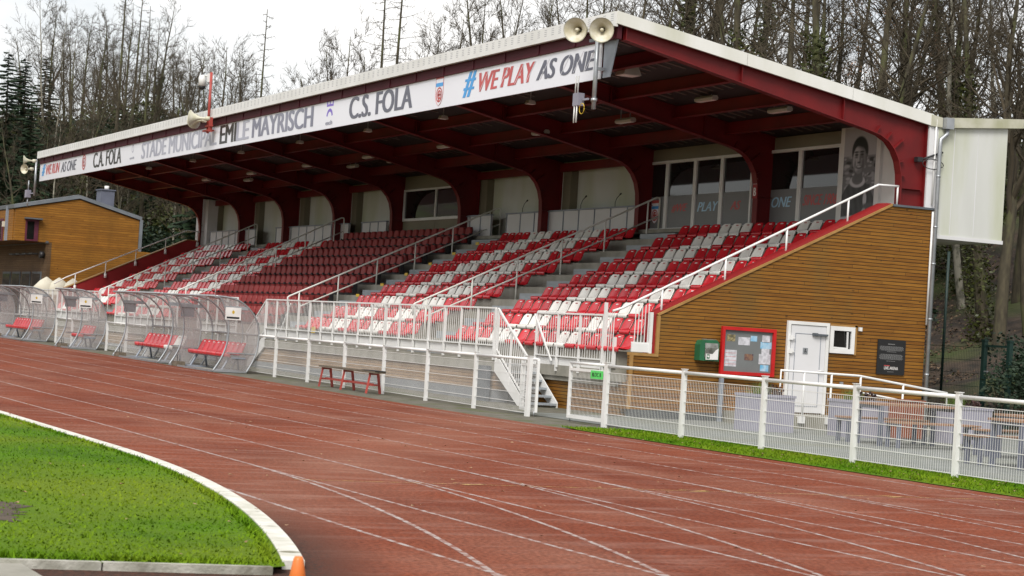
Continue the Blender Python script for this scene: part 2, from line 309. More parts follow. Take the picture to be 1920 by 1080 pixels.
m_poly = glassy('clear_polycarbonate', (.40, .375, .37), .42, .14)
m_gunwood = M('grey_weathered_wood', (.17, .14, .10), .85, c2=(.09, .07, .05), scale=5, stretch=(.5, 4, 4))
m_benchred = M('bench_red_paint', (.42, .06, .045), .55, c2=(.28, .045, .035), scale=5)
m_letter = M('slate_lettering', (.105, .108, .15), .35)
m_letterl = M('silver_sheen_lettering', (.40, .41, .49), .28, c2=(.33, .34, .42), scale=.8)  # bright reflection on the silvery banner letters, painted in word by word
m_letterm = M('grey_sheen_lettering', (.21, .215, .29), .28, c2=(.15, .155, .22), scale=.6)  # banner letters with a weaker reflection put into the colour
m_letterk = M('black_lettering', (.02, .018, .014), .35)
m_lred = M('red_lettering', (.55, .085, .085), .4)
m_lblue = M('blue_lettering', (.055, .35, .78), .4)
m_lviolet = M('violet_lettering', (.22, .14, .62), .4)
m_emblem = M('emblem_red', (.52, .07, .06), .4)
m_horn = M('horn_cream', (.58, .56, .46), .45, c2=(.45, .44, .30), scale=5)
m_hornin = M('horn_inside', (.62, .59, .50), .5, c2=(.50, .46, .32), scale=8)
m_lamp = M('lamp_diffuser', (.42, .40, .37), .5)
m_leg = M('blue_grey_steel', (.135, .145, .19), .5, c2=(.11, .12, .16), scale=2)
m_gutter = M('cap_metal_mossy', (.50, .49, .40), .5, c2=(.36, .36, .24), scale=2.5)
m_boxpanel = M('stained_white_panel', (.60, .61, .58), .45, c2=(.54, .55, .52), scale=.8, c3=(.45, .47, .34), s3=.55, f3=(.46, .68), stretch=(1, 1.8, .35))
m_green = M('bright_green', (.015, .12, .05), .45)
m_lpale = M('pale_blue_lettering', (.42, .66, .85), .4)
m_signgreen = M('sign_green', (.10, .62, .13), .5)
m_darkgreen = M('dark_green_metal', (.008, .030, .024), .5)
m_cork = M('grey_board', (.155, .165, .165), .6, c2=(.14, .15, .15), scale=3)
m_orange = M('cone_orange', (.78, .20, .035), .4)
m_yellowp = M('yellow_panel', (.62, .42, .03), .5)
m_tent = M('cream_canvas', (.60, .57, .47), .8, c2=(.54, .50, .40), scale=2)
m_ph = [M('photo_grey_%s' % w_, (g, g, g*1.06), .4, c2=(g*.8, g*.8, g*.85), scale=6) for w_, g in (('a', .03), ('b', .13), ('c', .30), ('d', .48), ('e', .70))]
m_chrome = M('polished_lid', (.35, .36, .33), .25, .5, c2=(.15, .15, .13), scale=5)
# louvred front fascia: columns of short slots
def louvre():
    m = M('louvred_fascia', (.72, .72, .71), .45, c2=(.64, .64, .62), scale=1)
    n = m.node_tree; l = n.links.new; b = n.nodes['Principled BSDF']; t = n.nodes.new('ShaderNodeTexCoord'); sp = n.nodes.new('ShaderNodeSeparateXYZ'); l(t.outputs['Object'], sp.inputs[0])
    def mm(op, a, v):
        q = n.nodes.new('ShaderNodeMath'); q.operation = op; l(a, q.inputs[0])
        if hasattr(v, 'links'): l(v, q.inputs[1])
        else: q.inputs[1].default_value = v
        return q.outputs[0]
    a = mm('LESS_THAN', mm('FRACT', mm('DIVIDE', sp.outputs['X'], .34), 0), .36); c = mm('LESS_THAN', mm('FRACT', mm('DIVIDE', sp.outputs['Z'], .042), 0), .45)
    rr = mm('MULTIPLY', mm('GREATER_THAN', sp.outputs['Z'], 7.92), mm('LESS_THAN', sp.outputs['Z'], 8.10))
    g = mm('MULTIPLY', mm('MULTIPLY', a, c), rr)
    x = n.nodes.new('ShaderNodeMixRGB'); src = b.inputs['Base Color'].links[0].from_socket; l(src, x.inputs['Color1']); x.inputs['Color2'].default_value = (.40, .40, .41, 1); l(g, x.inputs['Fac']); l(x.outputs[0], b.inputs['Base Color'])
    return m
m_louvre = louvre()
# ================================================================ SETTING
rnd = random.Random(5)
def sheet(name, x0, x1, y0, y1, z, mat):
    mb = MB(); xs = sorted({x0, x1, *([14] if x0 < 14 < x1 else [])})
    for a, b in zip(xs, xs[1:]):
        mb.add([(a, y0, zg(a)+z), (b, y0, zg(b)+z), (b, y1, zg(b)+z), (a, y1, zg(a)+z)], [(0, 1, 2, 3)])
    return struct(mb.build(name, mat))
sheet('ground', -1200, 1200, -1200, 1200, -.05, m_ground)
XC, YC, RK = 28.3, -47.75, 36.5
def kerby(x, r): return YC + r if x <= XC else YC + math.sqrt(max(r*r-(x-XC)**2, 0))
sheet('track', -90, 70, -34, -1.28, 0, m_track)
# infield lawn, bounded by the curved kerb and the short cross kerb
def crossx(y): return 38.60 + (y+12.9)*.145
mb = MB(); xs = [-90, 14] + [XC + i*.5 for i in range(0, 21)]
xs = [x for x in xs if x < 38.45] + [38.50]
top = [(x, kerby(x, RK-.13), zg(x)+.045) for x in xs]; bot = [(min(x, crossx(-34)), -34, zg(x)+.045) for x in xs]
for i in range(len(xs)-1): mb.add([bot[i], bot[i+1], top[i+1], top[i]], [(0, 1, 2, 3)])
mb.add([(crossx(-34), -34, .045), (crossx(-13.0), -13.0, .045), top[-1]], [(0, 1, 2)])
struct(mb.build('infield_lawn', m_grass))
mb = MB(); xs = [-90, 14] + [XC + i*.4 for i in range(0, 27)]; xs = [x for x in xs if x < 38.6]
for a, b in zip(xs, xs[1:]):
    q = [(a, kerby(a, RK), 0), (b, kerby(b, RK), 0), (b, kerby(b, RK-.14), 0), (a, kerby(a, RK-.14), 0)]
    vs = [(x, y, zg(x)-.02) for x, y, _ in q] + [(x, y, zg(x)+.054) for x, y, _ in q]
    mb.add(vs, [(0, 1, 5, 4), (1, 2, 6, 5), (2, 3, 7, 6), (3, 0, 4, 7), (4, 5, 6, 7)])
m_kerb = M('kerb_white', (.66, .65, .60), .7, c2=(.48, .47, .40), scale=6, bump=.2, bscale=60, c3=(.16, .15, .09), s3=3, f3=(.62, .75))
struct(mb.build('kerb', m_kerb))
mb = MB()
for i in range(14):
    y0, y1 = -12.95-i*1.0, -12.95-(i+1)*1.0+.012
    mb.add([(crossx(y0)-.06, y0, -.01), (crossx(y0), y0, -.01), (crossx(y1), y1, -.01), (crossx(y1)-.06, y1, -.01), (crossx(y0)-.06, y0, .050), (crossx(y0), y0, .050), (crossx(y1), y1, .050), (crossx(y1)-.06, y1, .050)],
           [(0, 1, 5, 4), (1, 2, 6, 5), (2, 3, 7, 6), (3, 0, 4, 7), (4, 5, 6, 7)])
struct(mb.build('cross_kerb', M('weathered_kerb', (.44, .43, .38), .8, c2=(.27, .265, .22), scale=5, bump=.3, bscale=40, c3=(.10, .09, .06), s3=2.4, f3=(.52, .68))))
# lane lines
mb = MB()
def hline(pts, wd, z):
    for i in range(len(pts)-1):
        p, q = Vector(pts[i]), Vector(pts[i+1]); d = (q-p).normalized(); nn = Vector((-d.y, d.x))*wd/2
        mb.add([(*(p-nn), zg(p.x)+z), (*(q-nn), zg(q.x)+z), (*(q+nn), zg(q.x)+z), (*(p+nn), zg(p.x)+z)], [(0, 1, 2, 3)])
YL = [-1.72-1.21*k for k in range(9)]
for k, y in enumerate(YL):
    hline([(31.4 if k == 8 else -88, y), (14.0, y), (60, y)] if k != 8 else [(31.4, y), (60, y)], .045, .0012)
    if 2 <= k <= 8:
        r = y - YC if k < 8 else RK+.30
        if k < 8: hline([(XC+.6+r*math.sin(a), YC+r*math.cos(a)) for a in [i*.012 for i in range(0, 40)]], .045, .0022)
struct(mb.build('lane_lines', m_line))
mb = MB(); hline([(31.45, -10.35), (31.40, -1.8)], .025, .0032)
for y in (-8.3, -5.7, -3.2): hline([(31.52, y-.30), (31.40, y)], .045, .0042); hline([(31.28, y-.30), (31.40, y)], .04, .0042)
struct(mb.build('relay_marking', m_yellow))
# verge, asphalt edge, forecourt paving
sheet('asphalt_edge', -90, 19.0, -1.28, 14.0, -.004, m_asph)
mb = MB(); mb.add([(18.6, -1.0, .01), (19.6, -1.27, .01), (70, -1.42, .01), (70, .42, .01), (18.9, .42, .01)], [(0, 1, 2, 3, 4)]); struct(mb.build('grass_verge', m_grass))
sheet('forecourt', 13.2, 70, .40, 14.0, .004, m_pave)
mb = MB(); mb.box(37.9, 39.0, -18, -14.40, -.02, .03); struct(mb.build('concrete_slab', m_conc))
# grass blades on the infield edge nearest the camera and on the verge
mb = MB()
def blade(x, y, z, h):
    a = rnd.random()*6.283; ww = .006+rnd.random()*.006; lx, ly = rnd.gauss(0, .35)*h, rnd.gauss(0, .35)*h
    mb.add([(x-math.cos(a)*ww, y-math.sin(a)*ww, z), (x+math.cos(a)*ww, y+math.sin(a)*ww, z), (x+lx*1.8, y+ly*1.8, z+h)], [(0, 1, 2)])
n = 0
while n < 75000:
    x = 38.55-abs(rnd.random()**1.5)*22; y = -11.4-rnd.random()*8.5
    if y > kerby(x, RK-.18) or x > crossx(y)-.08: continue
    if (x-35.3)**2/.9+(y+14.1)**2/.35 < 1 and rnd.random() < .55: continue
    n += 1; blade(x, y, .045, 0.004+rnd.random()**2*.020)
for i in range(2600):      # longer tufts hanging over the kerb
    x = 20+rnd.random()*18.5; y = kerby(x, RK-.17)-rnd.random()*.10; blade(x, y, .045, .012+rnd.random()*.03)
for i in range(1500):
    y = -13-rnd.random()*4; blade(crossx(y)-.11-rnd.random()*.1, y, .045, .02+rnd.random()*.035)
for i in range(22000):
    x = 18.8+rnd.random()*16; y = -1.2+rnd.random()*1.6; blade(x, y, .008, .01+rnd.random()*.04)
o = mb.build('grass', m_blade); o['kind'] = 'stuff'
# bare patch and dead leaves on the lawn
mb = MB(); pts = []
for i in range(90):
    a = i/90*6.283; r = 1+.22*math.sin(3*a+1)+.15*math.sin(7*a)+.3*(rnd.random()-.5); pts.append((35.4+.62*r*math.cos(a), -14.15+.42*r*math.sin(a), .048))
mb.add(pts, [list(range(90))]); struct(mb.build('bare_soil_patch', m_soil))
mb = MB()
for i in range(420):
    x = 18+rnd.random()*20.5; y = -1-rnd.random()*17
    if rnd.random() < .4: y = -1.2+rnd.random()*1.4; x = 19+rnd.random()*13
    s = .012+rnd.random()*.022; a = rnd.random()*6.28; z = .075 if y < -11.3 else .03 if y > -1.3 else .02
    c_, s_ = math.cos(a)*s, math.sin(a)*s
    mb.add([(x-c_, y-s_, z), (x+s_*.6, y-c_*.6, z+rnd.random()*.012), (x+c_, y+s_, z), (x-s_*.6, y+c_*.6, z+rnd.random()*.015)], [(0, 1, 2, 3)])
o = mb.build('fallen_leaves', M('fallen_leaf', (.36, .24, .13), .8, c2=(.22, .12, .06), scale=3)); o['kind'] = 'stuff'
# wooded hillside
def hs(s):
    P = [(-5, 0), (0, 0), (5, 1.6), (10, 4.2), (18, 8.2), (30, 11.0), (50, 14.0), (90, 17), (400, 20)]
    for (a, u), (b, v) in zip(P, P[1:]):
        if s <= b: return u+(v-u)*max(0, s-a)/(b-a)
    return 20
def hill(x, y):
    s = max(y-13.6, -64-x); t = min(y-13.6, -64-x)
    if t > 0: s = math.sqrt(s*s+t*t*.6)
    k = min(1, max(0, s)/6)
    return hs(s) + zg(x) + k*(.35*math.sin(x*.31+y*.17)+.25*math.sin(x*.13-y*.41+2)+.18*math.sin(x*.9+y*.7))
mb = MB(); X = [-230+i*2.5 for i in range(0, 125)]; Y = [-90+i*2.2 for i in range(0, 110)]
idx = {}
vs = []; fs = []
for i, x in enumerate(X):
    for j, y in enumerate(Y):
        idx[i, j] = len(vs); vs.append((x, y, hill(x, y)-.03))
for i in range(len(X)-1):
    for j in range(len(Y)-1):
        if max(Y[j+1]-13.6, -64-X[i]) >= 0: fs.append((idx[i, j], idx[i+1, j], idx[i+1, j+1], idx[i, j+1]))
mb.add(vs, fs, 0, True); struct(mb.build('hillside', m_litter))

lm = [M('dead_leaf_light', (.17, .115, .07), .9), M('dead_leaf_dark', (.085, .05, .028), .9), M('dead_leaf_moss', (.06, .075, .014), .9)]
mb = MB()
for i in range(15000):
    x, y = rnd.uniform(-6, 19), 13.7+rnd.random()**1.3*12; s_ = .025+rnd.random()*.05; a = rnd.random()*6.28; z = hill(x, y)+.01; e = .9*s_
    c_, d_ = math.cos(a)*s_, math.sin(a)*s_; zs = (hill(x, y+.3)-hill(x, y-.3))/.6
    mb.add([(x-c_, y-d_, z-d_*zs), (x+d_*.6, y-c_*.6, z-c_*.6*zs+rnd.random()*e), (x+c_, y+d_, z+d_*zs), (x-d_*.6, y+c_*.6, z+c_*.6*zs+rnd.random()*e)], [(0, 1, 2, 3)], rnd.choice((0, 1, 1, 1, 2)))
o = mb.build('dead_leaves', lm); o['kind'] = 'stuff'

# ================================================================ GRANDSTAND
XL, XR = -39.3, 13.4
Y8, TR, Z0, RI = 9.19, .747, 1.659, .362
def rowY(k): return Y8-TR*(8-k)
def rowZ(k): return Z0-.345+RI*k          # tread level of row k
gs = thing('grandstand', 'covered football grandstand with red steel frames, white roof edge and timber end wall', 'grandstand')
mb = MB()
for k in range(9):
    f = rowY(k)-.33
    mb.box(XL+.2, XR-.4, f, 10.1, rowZ(k)-RI-.02 if k else .60, rowZ(k))
mb.box(XL+.2, XR-.4, 9.38, 11.84, 4.42, 4.52)
mb.build('terrace_steps', m_conc, gs)
AIS = [(2.2, 4.05), (-8.75, -6.85), (-31.0, -29.35)]
for a, b in AIS:
    mb = MB()
    for k in range(0, 9):
        f = rowY(k)-.33; mb.box(a+.25 if a > 0 else a, b, f-.30, f-.002, rowZ(k)-RI, rowZ(k)-RI/2)
    mb.box(a, b, 9.08, 9.37, rowZ(8), rowZ(8)+.16)
    mb.build('aisle_steps', m_step, gs)
# front walkway and walls
mb = MB()
for a, b in ((-7.0, 8.95), (-41, -9.7)):
    mb.box(a, b, 2.0, 2.86, .70, .95)
mb.build('walkway_slab', m_conc, gs)
mb = MB(); mb.box(-41, 8.9, 2.05, 2.4, .28, .70); mb.build('front_cladding', m_timber2, gs)
mb = MB(); mb.box(8.9, 13.2, 2.94, 3.05, .16, .70); mb.box(8.9, 13.1, 2.95, 3.3, 0, .16); mb.build('recessed_cladding', m_timber, gs)
mb = MB(); mb.box(8.96, 13.19, 2.84, 3.2, .70, .93); mb.build('edge_beam', m_conc, gs)
mb = MB(); mb.box(-41, 8.9, 2.03, 2.4, -.05, .28); mb.build('plinth', M('grey_plinth', (.20, .21, .22), .8, scale=2), gs)
mb = MB(); mb.box(13.25, 13.412, 3.02, 10.15, -.05, .17); mb.build('plinth', m_dark, gs)
# near end wall
mb = MB(); mb.prism([(3.0, .172), (3.0, 1.28), (10.16, 1.28), (10.16, .172)], 0, 13.22, 13.40); mb.prism([(3.60, 1.28), (3.60, 2.09), (9.11, 4.79), (10.16, 4.78), (10.16, 1.28)], 0, 13.374, 13.40); mb.build('end_wall', m_timber, gs)
mb = MB(); mb.prism([(3.45, 1.0), (3.45, 2.11), (8.98, 4.845), (9.11, 4.845), (9.11, 1.0)], 0, 13.02, 13.371); mb.build('inner_parapet', m_redwall, gs)
mb = MB()
mb.prism([(3.56, 2.09), (9.11, 4.79), (9.11, 4.84), (3.52, 2.12)], 0, 13.374, 13.425); mb.box(13.374, 13.425, 3.53, 3.602, 1.316, 2.09); mb.box(13.21, 13.424, 2.99, 3.602, 1.255, 1.315); mb.box(13.372, 13.423, 2.965, 3.03, .17, 1.255)
mb.build('wall_trim', m_trim, gs)
mb = MB(); mb.box(13.20, 13.44, 9.115, 10.18, 4.785, 4.83); mb.build('wall_coping', m_dkgrey, gs)
# far end wall
mb = MB(); mb.prism([(3.3, 0), (3.3, 2.18), (8.78, 4.77), (9.3, 4.76), (9.3, 0)], 0, XL-.25, XL+.05); mb.build('far_end_wall', m_redwall, gs)
mb = MB(); mb.strip([(3.28, 2.185), (8.78, 4.775), (9.32, 4.765)], 0, XL-.29, XL+.09, .035); mb.build('far_wall_cap', m_trim, gs)
# roof
def rz(y): return 8.13-(y-2.2)*.1645      # top of the roof edge
RX0, RX1 = -40.2, 13.42
mb = MB(); mb.prism([(2.2, rz(2.2)-.10), (2.2, rz(2.2)-.20), (10.2, rz(10.2)-.2), (10.2, rz(10.2)-.10)], 0, RX0+.02, RX1-.05); x = RX0+.4
while x < RX1-.4:
    for a, b in ((2.6, 3.4), (3.75, 5.0), (5.4, 6.6), (7.0, 8.2), (8.6, 9.6)):
        if rnd.random() < .8:
            u = a+rnd.random()*.4; v = b-rnd.random()*.5
            mb.prism([(u, rz(u)-.199), (u, rz(u)-.225), (v, rz(v)-.225), (v, rz(v)-.199)], 0, x, x+.09, 1)
    x += .40
roof = mb.build('roof', [m_roofunder, m_litrib], gs)
mb = MB(); mb.box(RX0, RX1, 2.12, 2.21, 7.83, 8.13); mb.build('front_fascia', m_louvre, roof)
mb = MB()
for a, b in ((2.18, 5.25), (5.262, 7.9), (7.912, 9.99)):
    mb.prism([(a, rz(a)-.245), (b, rz(b)-.245), (b, rz(b)+.01), (a, rz(a)+.01)], 0, RX1-.03, RX1+.03)
mb.build('side_fascia', m_whitew, roof)
mb = MB(); mb.prism([(2.18, rz(2.18)-.245), (9.95, rz(9.95)-.245), (9.95, rz(9.95)+.01), (2.18, rz(2.18)+.01)], 0, RX0-.03, RX0+.03)
mb.build('side_fascia', m_whitew, roof)
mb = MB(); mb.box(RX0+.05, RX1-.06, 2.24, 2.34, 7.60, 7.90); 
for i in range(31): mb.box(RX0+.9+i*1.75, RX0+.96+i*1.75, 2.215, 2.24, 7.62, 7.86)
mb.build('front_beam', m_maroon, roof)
for y in (3.75, 5.35, 6.95, 8.4):
    mb = MB(); zb = rz(y)-.50; mb.box(RX0+.2, RX1-.14, y-.02, y+.02, zb+.02, rz(y)-.21); mb.box(RX0+.2, RX1-.14, y-.08, y+.08, zb, zb+.02); mb.build('purlin', m_redsteel, roof)
# portal frames
FR = [13.28, 7.46, 1.49, -4.45, -10.38, -16.26, -22.0, -27.8, -33.5, -39.3]
LOW = [(2.42, 7.61), (5.37, 7.00), (8.45, 6.37), (8.72, 6.30), (8.95, 6.18), (9.12, 6.00), (9.24, 5.78), (9.31, 5.50), (9.33, 5.2), (9.33, 4.45)]
for i, x in enumerate(FR):
    mb = MB()
    up_ = [(y, rz(y)-.22) for y, z in LOW[:3]] + [(9.92, rz(9.92)-.22)]
    mb.prism(LOW + [(9.92, 4.45)] + up_[::-1], 0, x-.008, x+.008)
    mb.strip(LOW, 0, x-.11, x+.11, -.022)
    mb.strip([(2.42, rz(2.42)-.205), (9.93, rz(9.93)-.205)], 0, x-.10, x+.10, -.018)
    mb.box(x-.10, x+.10, 9.92, 9.94, 4.45, rz(9.92)-.22)
    for y in (2.44, 5.2, 7.75):
        zb = 7.61-(y-2.42)*.2055; mb.box(x-.1, x+.1, y-.008, y+.008, zb, rz(y)-.21)
    for (y, z), (dy, dz) in (((8.62, 6.33), (.10, .16)), ((8.9, 6.21), (.13, .17)), ((9.1, 6.03), (.24, .22)), ((9.25, 5.74), (.12, .05)), ((9.31, 5.45), (.12, .02)), ((9.33, 5.2), (.55, .0))):
        mb.bar((x, y, z), (x, y+dy, z+dz), .20, .012, 0, (0, -dz, dy))
    mb.build('portal_frame', m_redsteel, gs)
# rear wall panels, openings and the overhanging box behind
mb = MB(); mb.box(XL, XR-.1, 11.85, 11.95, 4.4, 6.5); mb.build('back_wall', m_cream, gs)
mb = MB(); mb.box(XL-.85, XL+.05, 9.40, 10.0, 4.3, 6.66); mb.box(XL+.05, XL+.55, 9.5, 11.8, 4.3, 6.62); mb.build('end_pier', m_panel, gs)
for i in range(2, 9):
    if i == 4: continue
    a, b = FR[i+1]+.12, FR[i]-.12
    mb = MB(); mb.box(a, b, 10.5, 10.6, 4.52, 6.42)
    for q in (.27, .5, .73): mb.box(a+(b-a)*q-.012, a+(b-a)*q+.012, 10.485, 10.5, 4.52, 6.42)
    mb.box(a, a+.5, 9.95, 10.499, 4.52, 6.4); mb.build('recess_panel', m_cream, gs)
    mb = MB(); mb.box(a, b, 9.80, 9.9, 6.36, 6.60); mb.build('lintel_beam', m_redsteel, gs)
    if i % 2 == 0:
        mb = MB(); mb.box(b-1.6, b-.5, 10.3, 10.45, 6.22, 6.30); mb.build('strip_light', m_greypost, gs)
# glazed middle bay
a, b = FR[5]+.1, FR[4]-.1
mb = MB(); mb.box(a, b, 9.72, 9.8, 6.22, 6.80); mb.box(a, b, 9.72, 9.78, 4.4, 5.16); mb.box((a+b)/2-.01, (a+b)/2+.01, 9.71, 9.72, 4.4, 5.14); mb.build('glazed_bay_panel', m_cream, gs)
mb = MB(); mb.box(a, b, 9.69, 9.78, 5.16, 5.25); mb.box(a, b, 9.69, 9.78, 6.18, 6.24)
for x in (a, (a+b)/2-.05, b-.09): mb.box(x, x+.09, 9.69, 9.78, 5.25, 6.18)
wf = mb.build('window', m_white, gs); mb = MB(); mb.box(a+.09, b-.09, 9.735, 9.745, 5.25, 6.18); mb.build('pane', m_glass, wf)
# glazed right bays (club room)
def glazed(x0, x1, y, z0, z1, film, name='window', filmw=True):
    mb = MB(); t = .075
    mb.box(x0, x1, y-.05, y+.04, z1-t, z1); mb.box(x0, x1, y-.05, y+.04, z0, z0+t); mb.box(x0, x0+t, y-.05, y+.04, z0+t, z1-t); mb.box(x1-t, x1, y-.05, y+.04, z0+t, z1-t)
    f = mb.build(name, m_white, gs); mb = MB(); mb.box(x0+t, x1-t, y-.008, y+.008, z0+t, z1-t); mb.build('pane', m_glass, f)
    if film: mb = MB(); mb.box(x0+t, x1-t, y-.0125, y-.0085, z0+t, film); mb.build('frosted_film', m_film, f)
    return f
WY = 9.75; WZ0, WZ1 = 4.50, 6.36
g1 = glazed(1.12, 2.33, WY, WZ0, WZ1, 5.42, 'glazed_door')
g2 = glazed(2.335, 3.80, WY, WZ0, WZ1, 5.42); g3 = glazed(3.805, 5.15, WY, WZ0, WZ1, 5.42); g4 = glazed(5.155, 6.62, WY, WZ0, WZ1, 5.42)
g5 = glazed(6.85, 8.74, WY, WZ0, WZ1, 5.40); g6 = glazed(8.745, 10.44, WY, WZ0, WZ1, 5.40)
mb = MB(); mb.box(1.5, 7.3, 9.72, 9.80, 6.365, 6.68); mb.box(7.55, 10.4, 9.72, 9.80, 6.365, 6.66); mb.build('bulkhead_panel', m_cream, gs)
mb = MB(); mb.box(10.445, 10.60, 9.68, 9.80, 4.5, 6.9); mb.build('poster_surround', m_white, gs); mb = MB(); mb.box(11.86, 12.02, 9.68, 9.80, 4.5, 6.6); mb.box(12.02, 13.2, 9.76, 9.84, 4.5, 6.6); mb.box(12.55, 12.6, 9.72, 9.76, 4.5, 6.6); mb.build('poster_surround', m_white, gs)
def wtext(par, s, x0, x1, z0, z1, mat): mb = MB(); text_mb(mb, s, x0, x1, WY-.0145, z0, z1, bold=.022, shear=.09); mb.build('lettering', mat, par)
wtext(g2, '#WE', 2.62, 3.45, 4.98, 5.20, m_lred); wtext(g3, 'PLAY', 3.98, 5.02, 4.97, 5.21, m_lpale); wtext(g4, 'AS', 5.62, 6.12, 4.97, 5.19, m_lred)
wtext(g5, 'ONE', 7.5, 8.42, 4.97, 5.22, m_lpale); wtext(g6, 'SINCE 1906', 8.90, 10.38, 4.98, 5.23, m_lred)
# crest: shield with red, white and blue bars over a ringed monogram
def crest(cx, zc, h, y, par, shield=True, red=None):
    red = red or m_emblem; s = h/1.0
    mb = MB()
    if shield:
        P = [(-.31, .5), (.31, .5), (.31, -.12), (.27, -.28), (.16, -.42), (0, -.5), (-.16, -.42), (-.27, -.28), (-.31, -.12)]
        mb.prism([(cx+u*s, zc+v*s) for u, v in P], 1, y-.002, y, 0)
        for i in range(len(P)):
            p, q = P[i], P[(i+1) % len(P)]; mb.bar((cx+p[0]*s, y-.004, zc+p[1]*s), (cx+q[0]*s, y-.004, zc+q[1]*s), .003, .012*s, 1, (0, 1, 0))
        mb.box(cx-.31*s, cx+.31*s, y-.006, y-.003, zc+.38*s, zc+.5*s, 1); mb.box(cx-.30*s, cx+.30*s, y-.006, y-.003, zc+.13*s, zc+.25*s, 2); cz = zc-.14*s; R = .25*s
    else: cz = zc; R = .5*s
    disc(mb, cx, cz, R, R, y-.006, 1, r0=.80); disc(mb, cx, cz, R*.62, R*.62, y-.006, 1, r0=.70, a0=.5, a1=5.6)
    mb.box(cx-.05*s, cx+.02*s, y-.008, y-.006, cz-.2*s, cz+.13*s, 1); mb.box(cx-.14*s, cx+.16*s, y-.008, y-.006, cz-.03*s, cz+.03*s, 1); mb.box(cx+.1*s, cx+.14*s, y-.008, y-.006, cz-.18*s, cz+.1*s, 1)
    return mb.build('crest', [m_banner, red, m_lblue], par)
crest(1.74, 5.02, .62, WY-.0135, g1)
# number board on the second frame
mb = MB(); mb.box(7.36, 7.57, 9.285, 9.30, 5.16, 5.62); o = mb.build('block_sign', m_redwall, gs)
mb = MB(); text_mb(mb, 'BLOC', 7.38, 7.55, 9.283, 5.50, 5.57); text_mb(mb, 'B', 7.42, 7.52, 9.283, 5.22, 5.42, bold=.04); mb.box(7.355, 7.575, 9.282, 9.2845, 5.625, 5.635); mb.build('lettering', m_plate, o)
# rear overhanging box
mb = MB(); mb.prism([(10.19, 4.27), (12.04, 4.20), (12.04, 6.76), (10.19, 6.6)], 0, XL, 13.43); mb.build('rear_box', m_boxpanel, gs)
mb = MB()
for y in (10.62, 11.25): mb.box(13.43, 13.435, y-.008, y+.008, 4.29, 6.6)
mb.box(13.42, 13.45, 10.2, 12.06, 4.18, 4.26); mb.build('panel_joint', m_panel, gs)
mb = MB(); mb.prism([(10.46, 6.60), (12.4, 6.78), (12.4, 6.98), (10.46, 6.82)], 0, XL-.2, 13.52); mb.build('rear_cap', m_gutter, gs)
mb = MB(); mb.prism([(9.96, 6.60), (10.25, 6.59), (10.25, 6.80), (9.96, 6.845)], 0, XL-.2, 13.47); mb.build('valley_gutter', m_gutter, gs)
mb = MB(); mb.box(13.0, 13.42, 9.95, 10.19, 4.80, 6.6); mb.build('end_panel', m_panel, gs)
mb = MB(); mb.box(XL, 13.2, 10.16, 10.3, 0, 4.6); mb.box(XL, 13.2, 10.31, 12.0, 4.28, 4.40); mb.build('rear_wall', m_conc, gs)
mb = MB(); mb.box(13.40, 13.60, 10.26, 10.46, 6.56, 6.80); mb.tube([(13.5, 10.36, 6.58), (13.5, 10.36, 6.45), (13.5, 10.2, 6.32), (13.5, 10.19, 6.15), (13.5, 10.19, 0)], .045, 10)
for z in (1.2, 2.4, 3.6, 4.4, 5.5): mb.tube([(13.5, 10.19, z), (13.5, 10.19, z+.04)], .052, 10)
mb.build('downpipe', m_gal, gs)
mb = MB(); mb.tube([(13.45, 10.10, 6.75), (13.45, 10.10, 4.9)], .022, 8); mb.tube([(13.44, 10.15, 4.75), (13.44, 10.15, 2.3)], .025, 8); mb.build('conduit', m_white, gs)
# parapets in front of the press seats
for a, b in ((-7.35, 1.42), (-10.95, -8.5), (-19.75, -17.35), (-29.4, -21.1), (-38.5, -32.1)):
    mb = MB(); mb.box(a, b, 9.60, 9.64, 4.52, 5.17)
    o = mb.build('parapet', m_panel, gs); mb = MB(); mb.box(a-.03, b+.03, 9.55, 9.66, 5.17, 5.21); n = max(2, round((b-a)/.95))
    for i in range(n+1): x = a+(b-a)*i/n; mb.box(x-.015, x+.015, 9.575, 9.60, 4.52, 5.17)
    mb.build('parapet_rail', m_greypost, o)
# door and window in the end wall
mb = MB(); Yd0, Yd1 = 6.63, 7.66
mb.box(13.405, 13.47, Yd0, Yd0+.07, .25, 2.18); mb.box(13.405, 13.47, Yd1-.07, Yd1, .25, 2.18); mb.box(13.405, 13.47, Yd0+.07, Yd1-.07, 2.11, 2.18)
door = mb.build('door', m_white, gs)
mb = MB(); mb.box(13.42, 13.452, Yd0+.085, Yd1-.075, .27, 2.10); mb.build('door_leaf', m_panel, door)
mb = MB()
for z in (.40, 1.92):
    mb.box(13.452, 13.458, Yd0+.2, Yd1-.2, z, z+.012)
for y in (Yd0+.2, Yd1-.2): mb.box(13.452, 13.458, y-.006, y+.006, .40, 1.93)
mb.build('door_moulding', m_greypost, door)
mb = MB(); mb.box(13.41, 13.46, Yd0+.071, Yd0+.084, .27, 2.1); mb.build('door_gap', m_black, door)
mb = MB()
for z in (.5, 1.78, 1.5): mb.box(13.46, 13.50, Yd0+.04, Yd0+.12, z, z+.10); mb.box(13.47, 13.51, Yd0+.12, Yd0+.16, z+.03, z+.055)
mb.build('hinge', m_white, door)
mb = MB(); mb.box(13.46, 13.52, Yd1-.38, Yd1-.06, 1.90, 1.94); mb.box(13.46, 13.5, Yd1-.42, Yd1-.30, 1.89, 1.955); mb.build('door_closer', m_dkgrey, door)
mb = MB(); mb.tube([(13.455, Yd1-.13, 1.16), (13.51, Yd1-.13, 1.16), (13.51, Yd1-.26, 1.16)], .012, 8); mb.build('handle', m_white, door)
mb = MB(); mb.box(13.453, 13.46, 7.03, 7.15, 1.50, 1.63); mb.build('toilet_sign', m_gal, door)
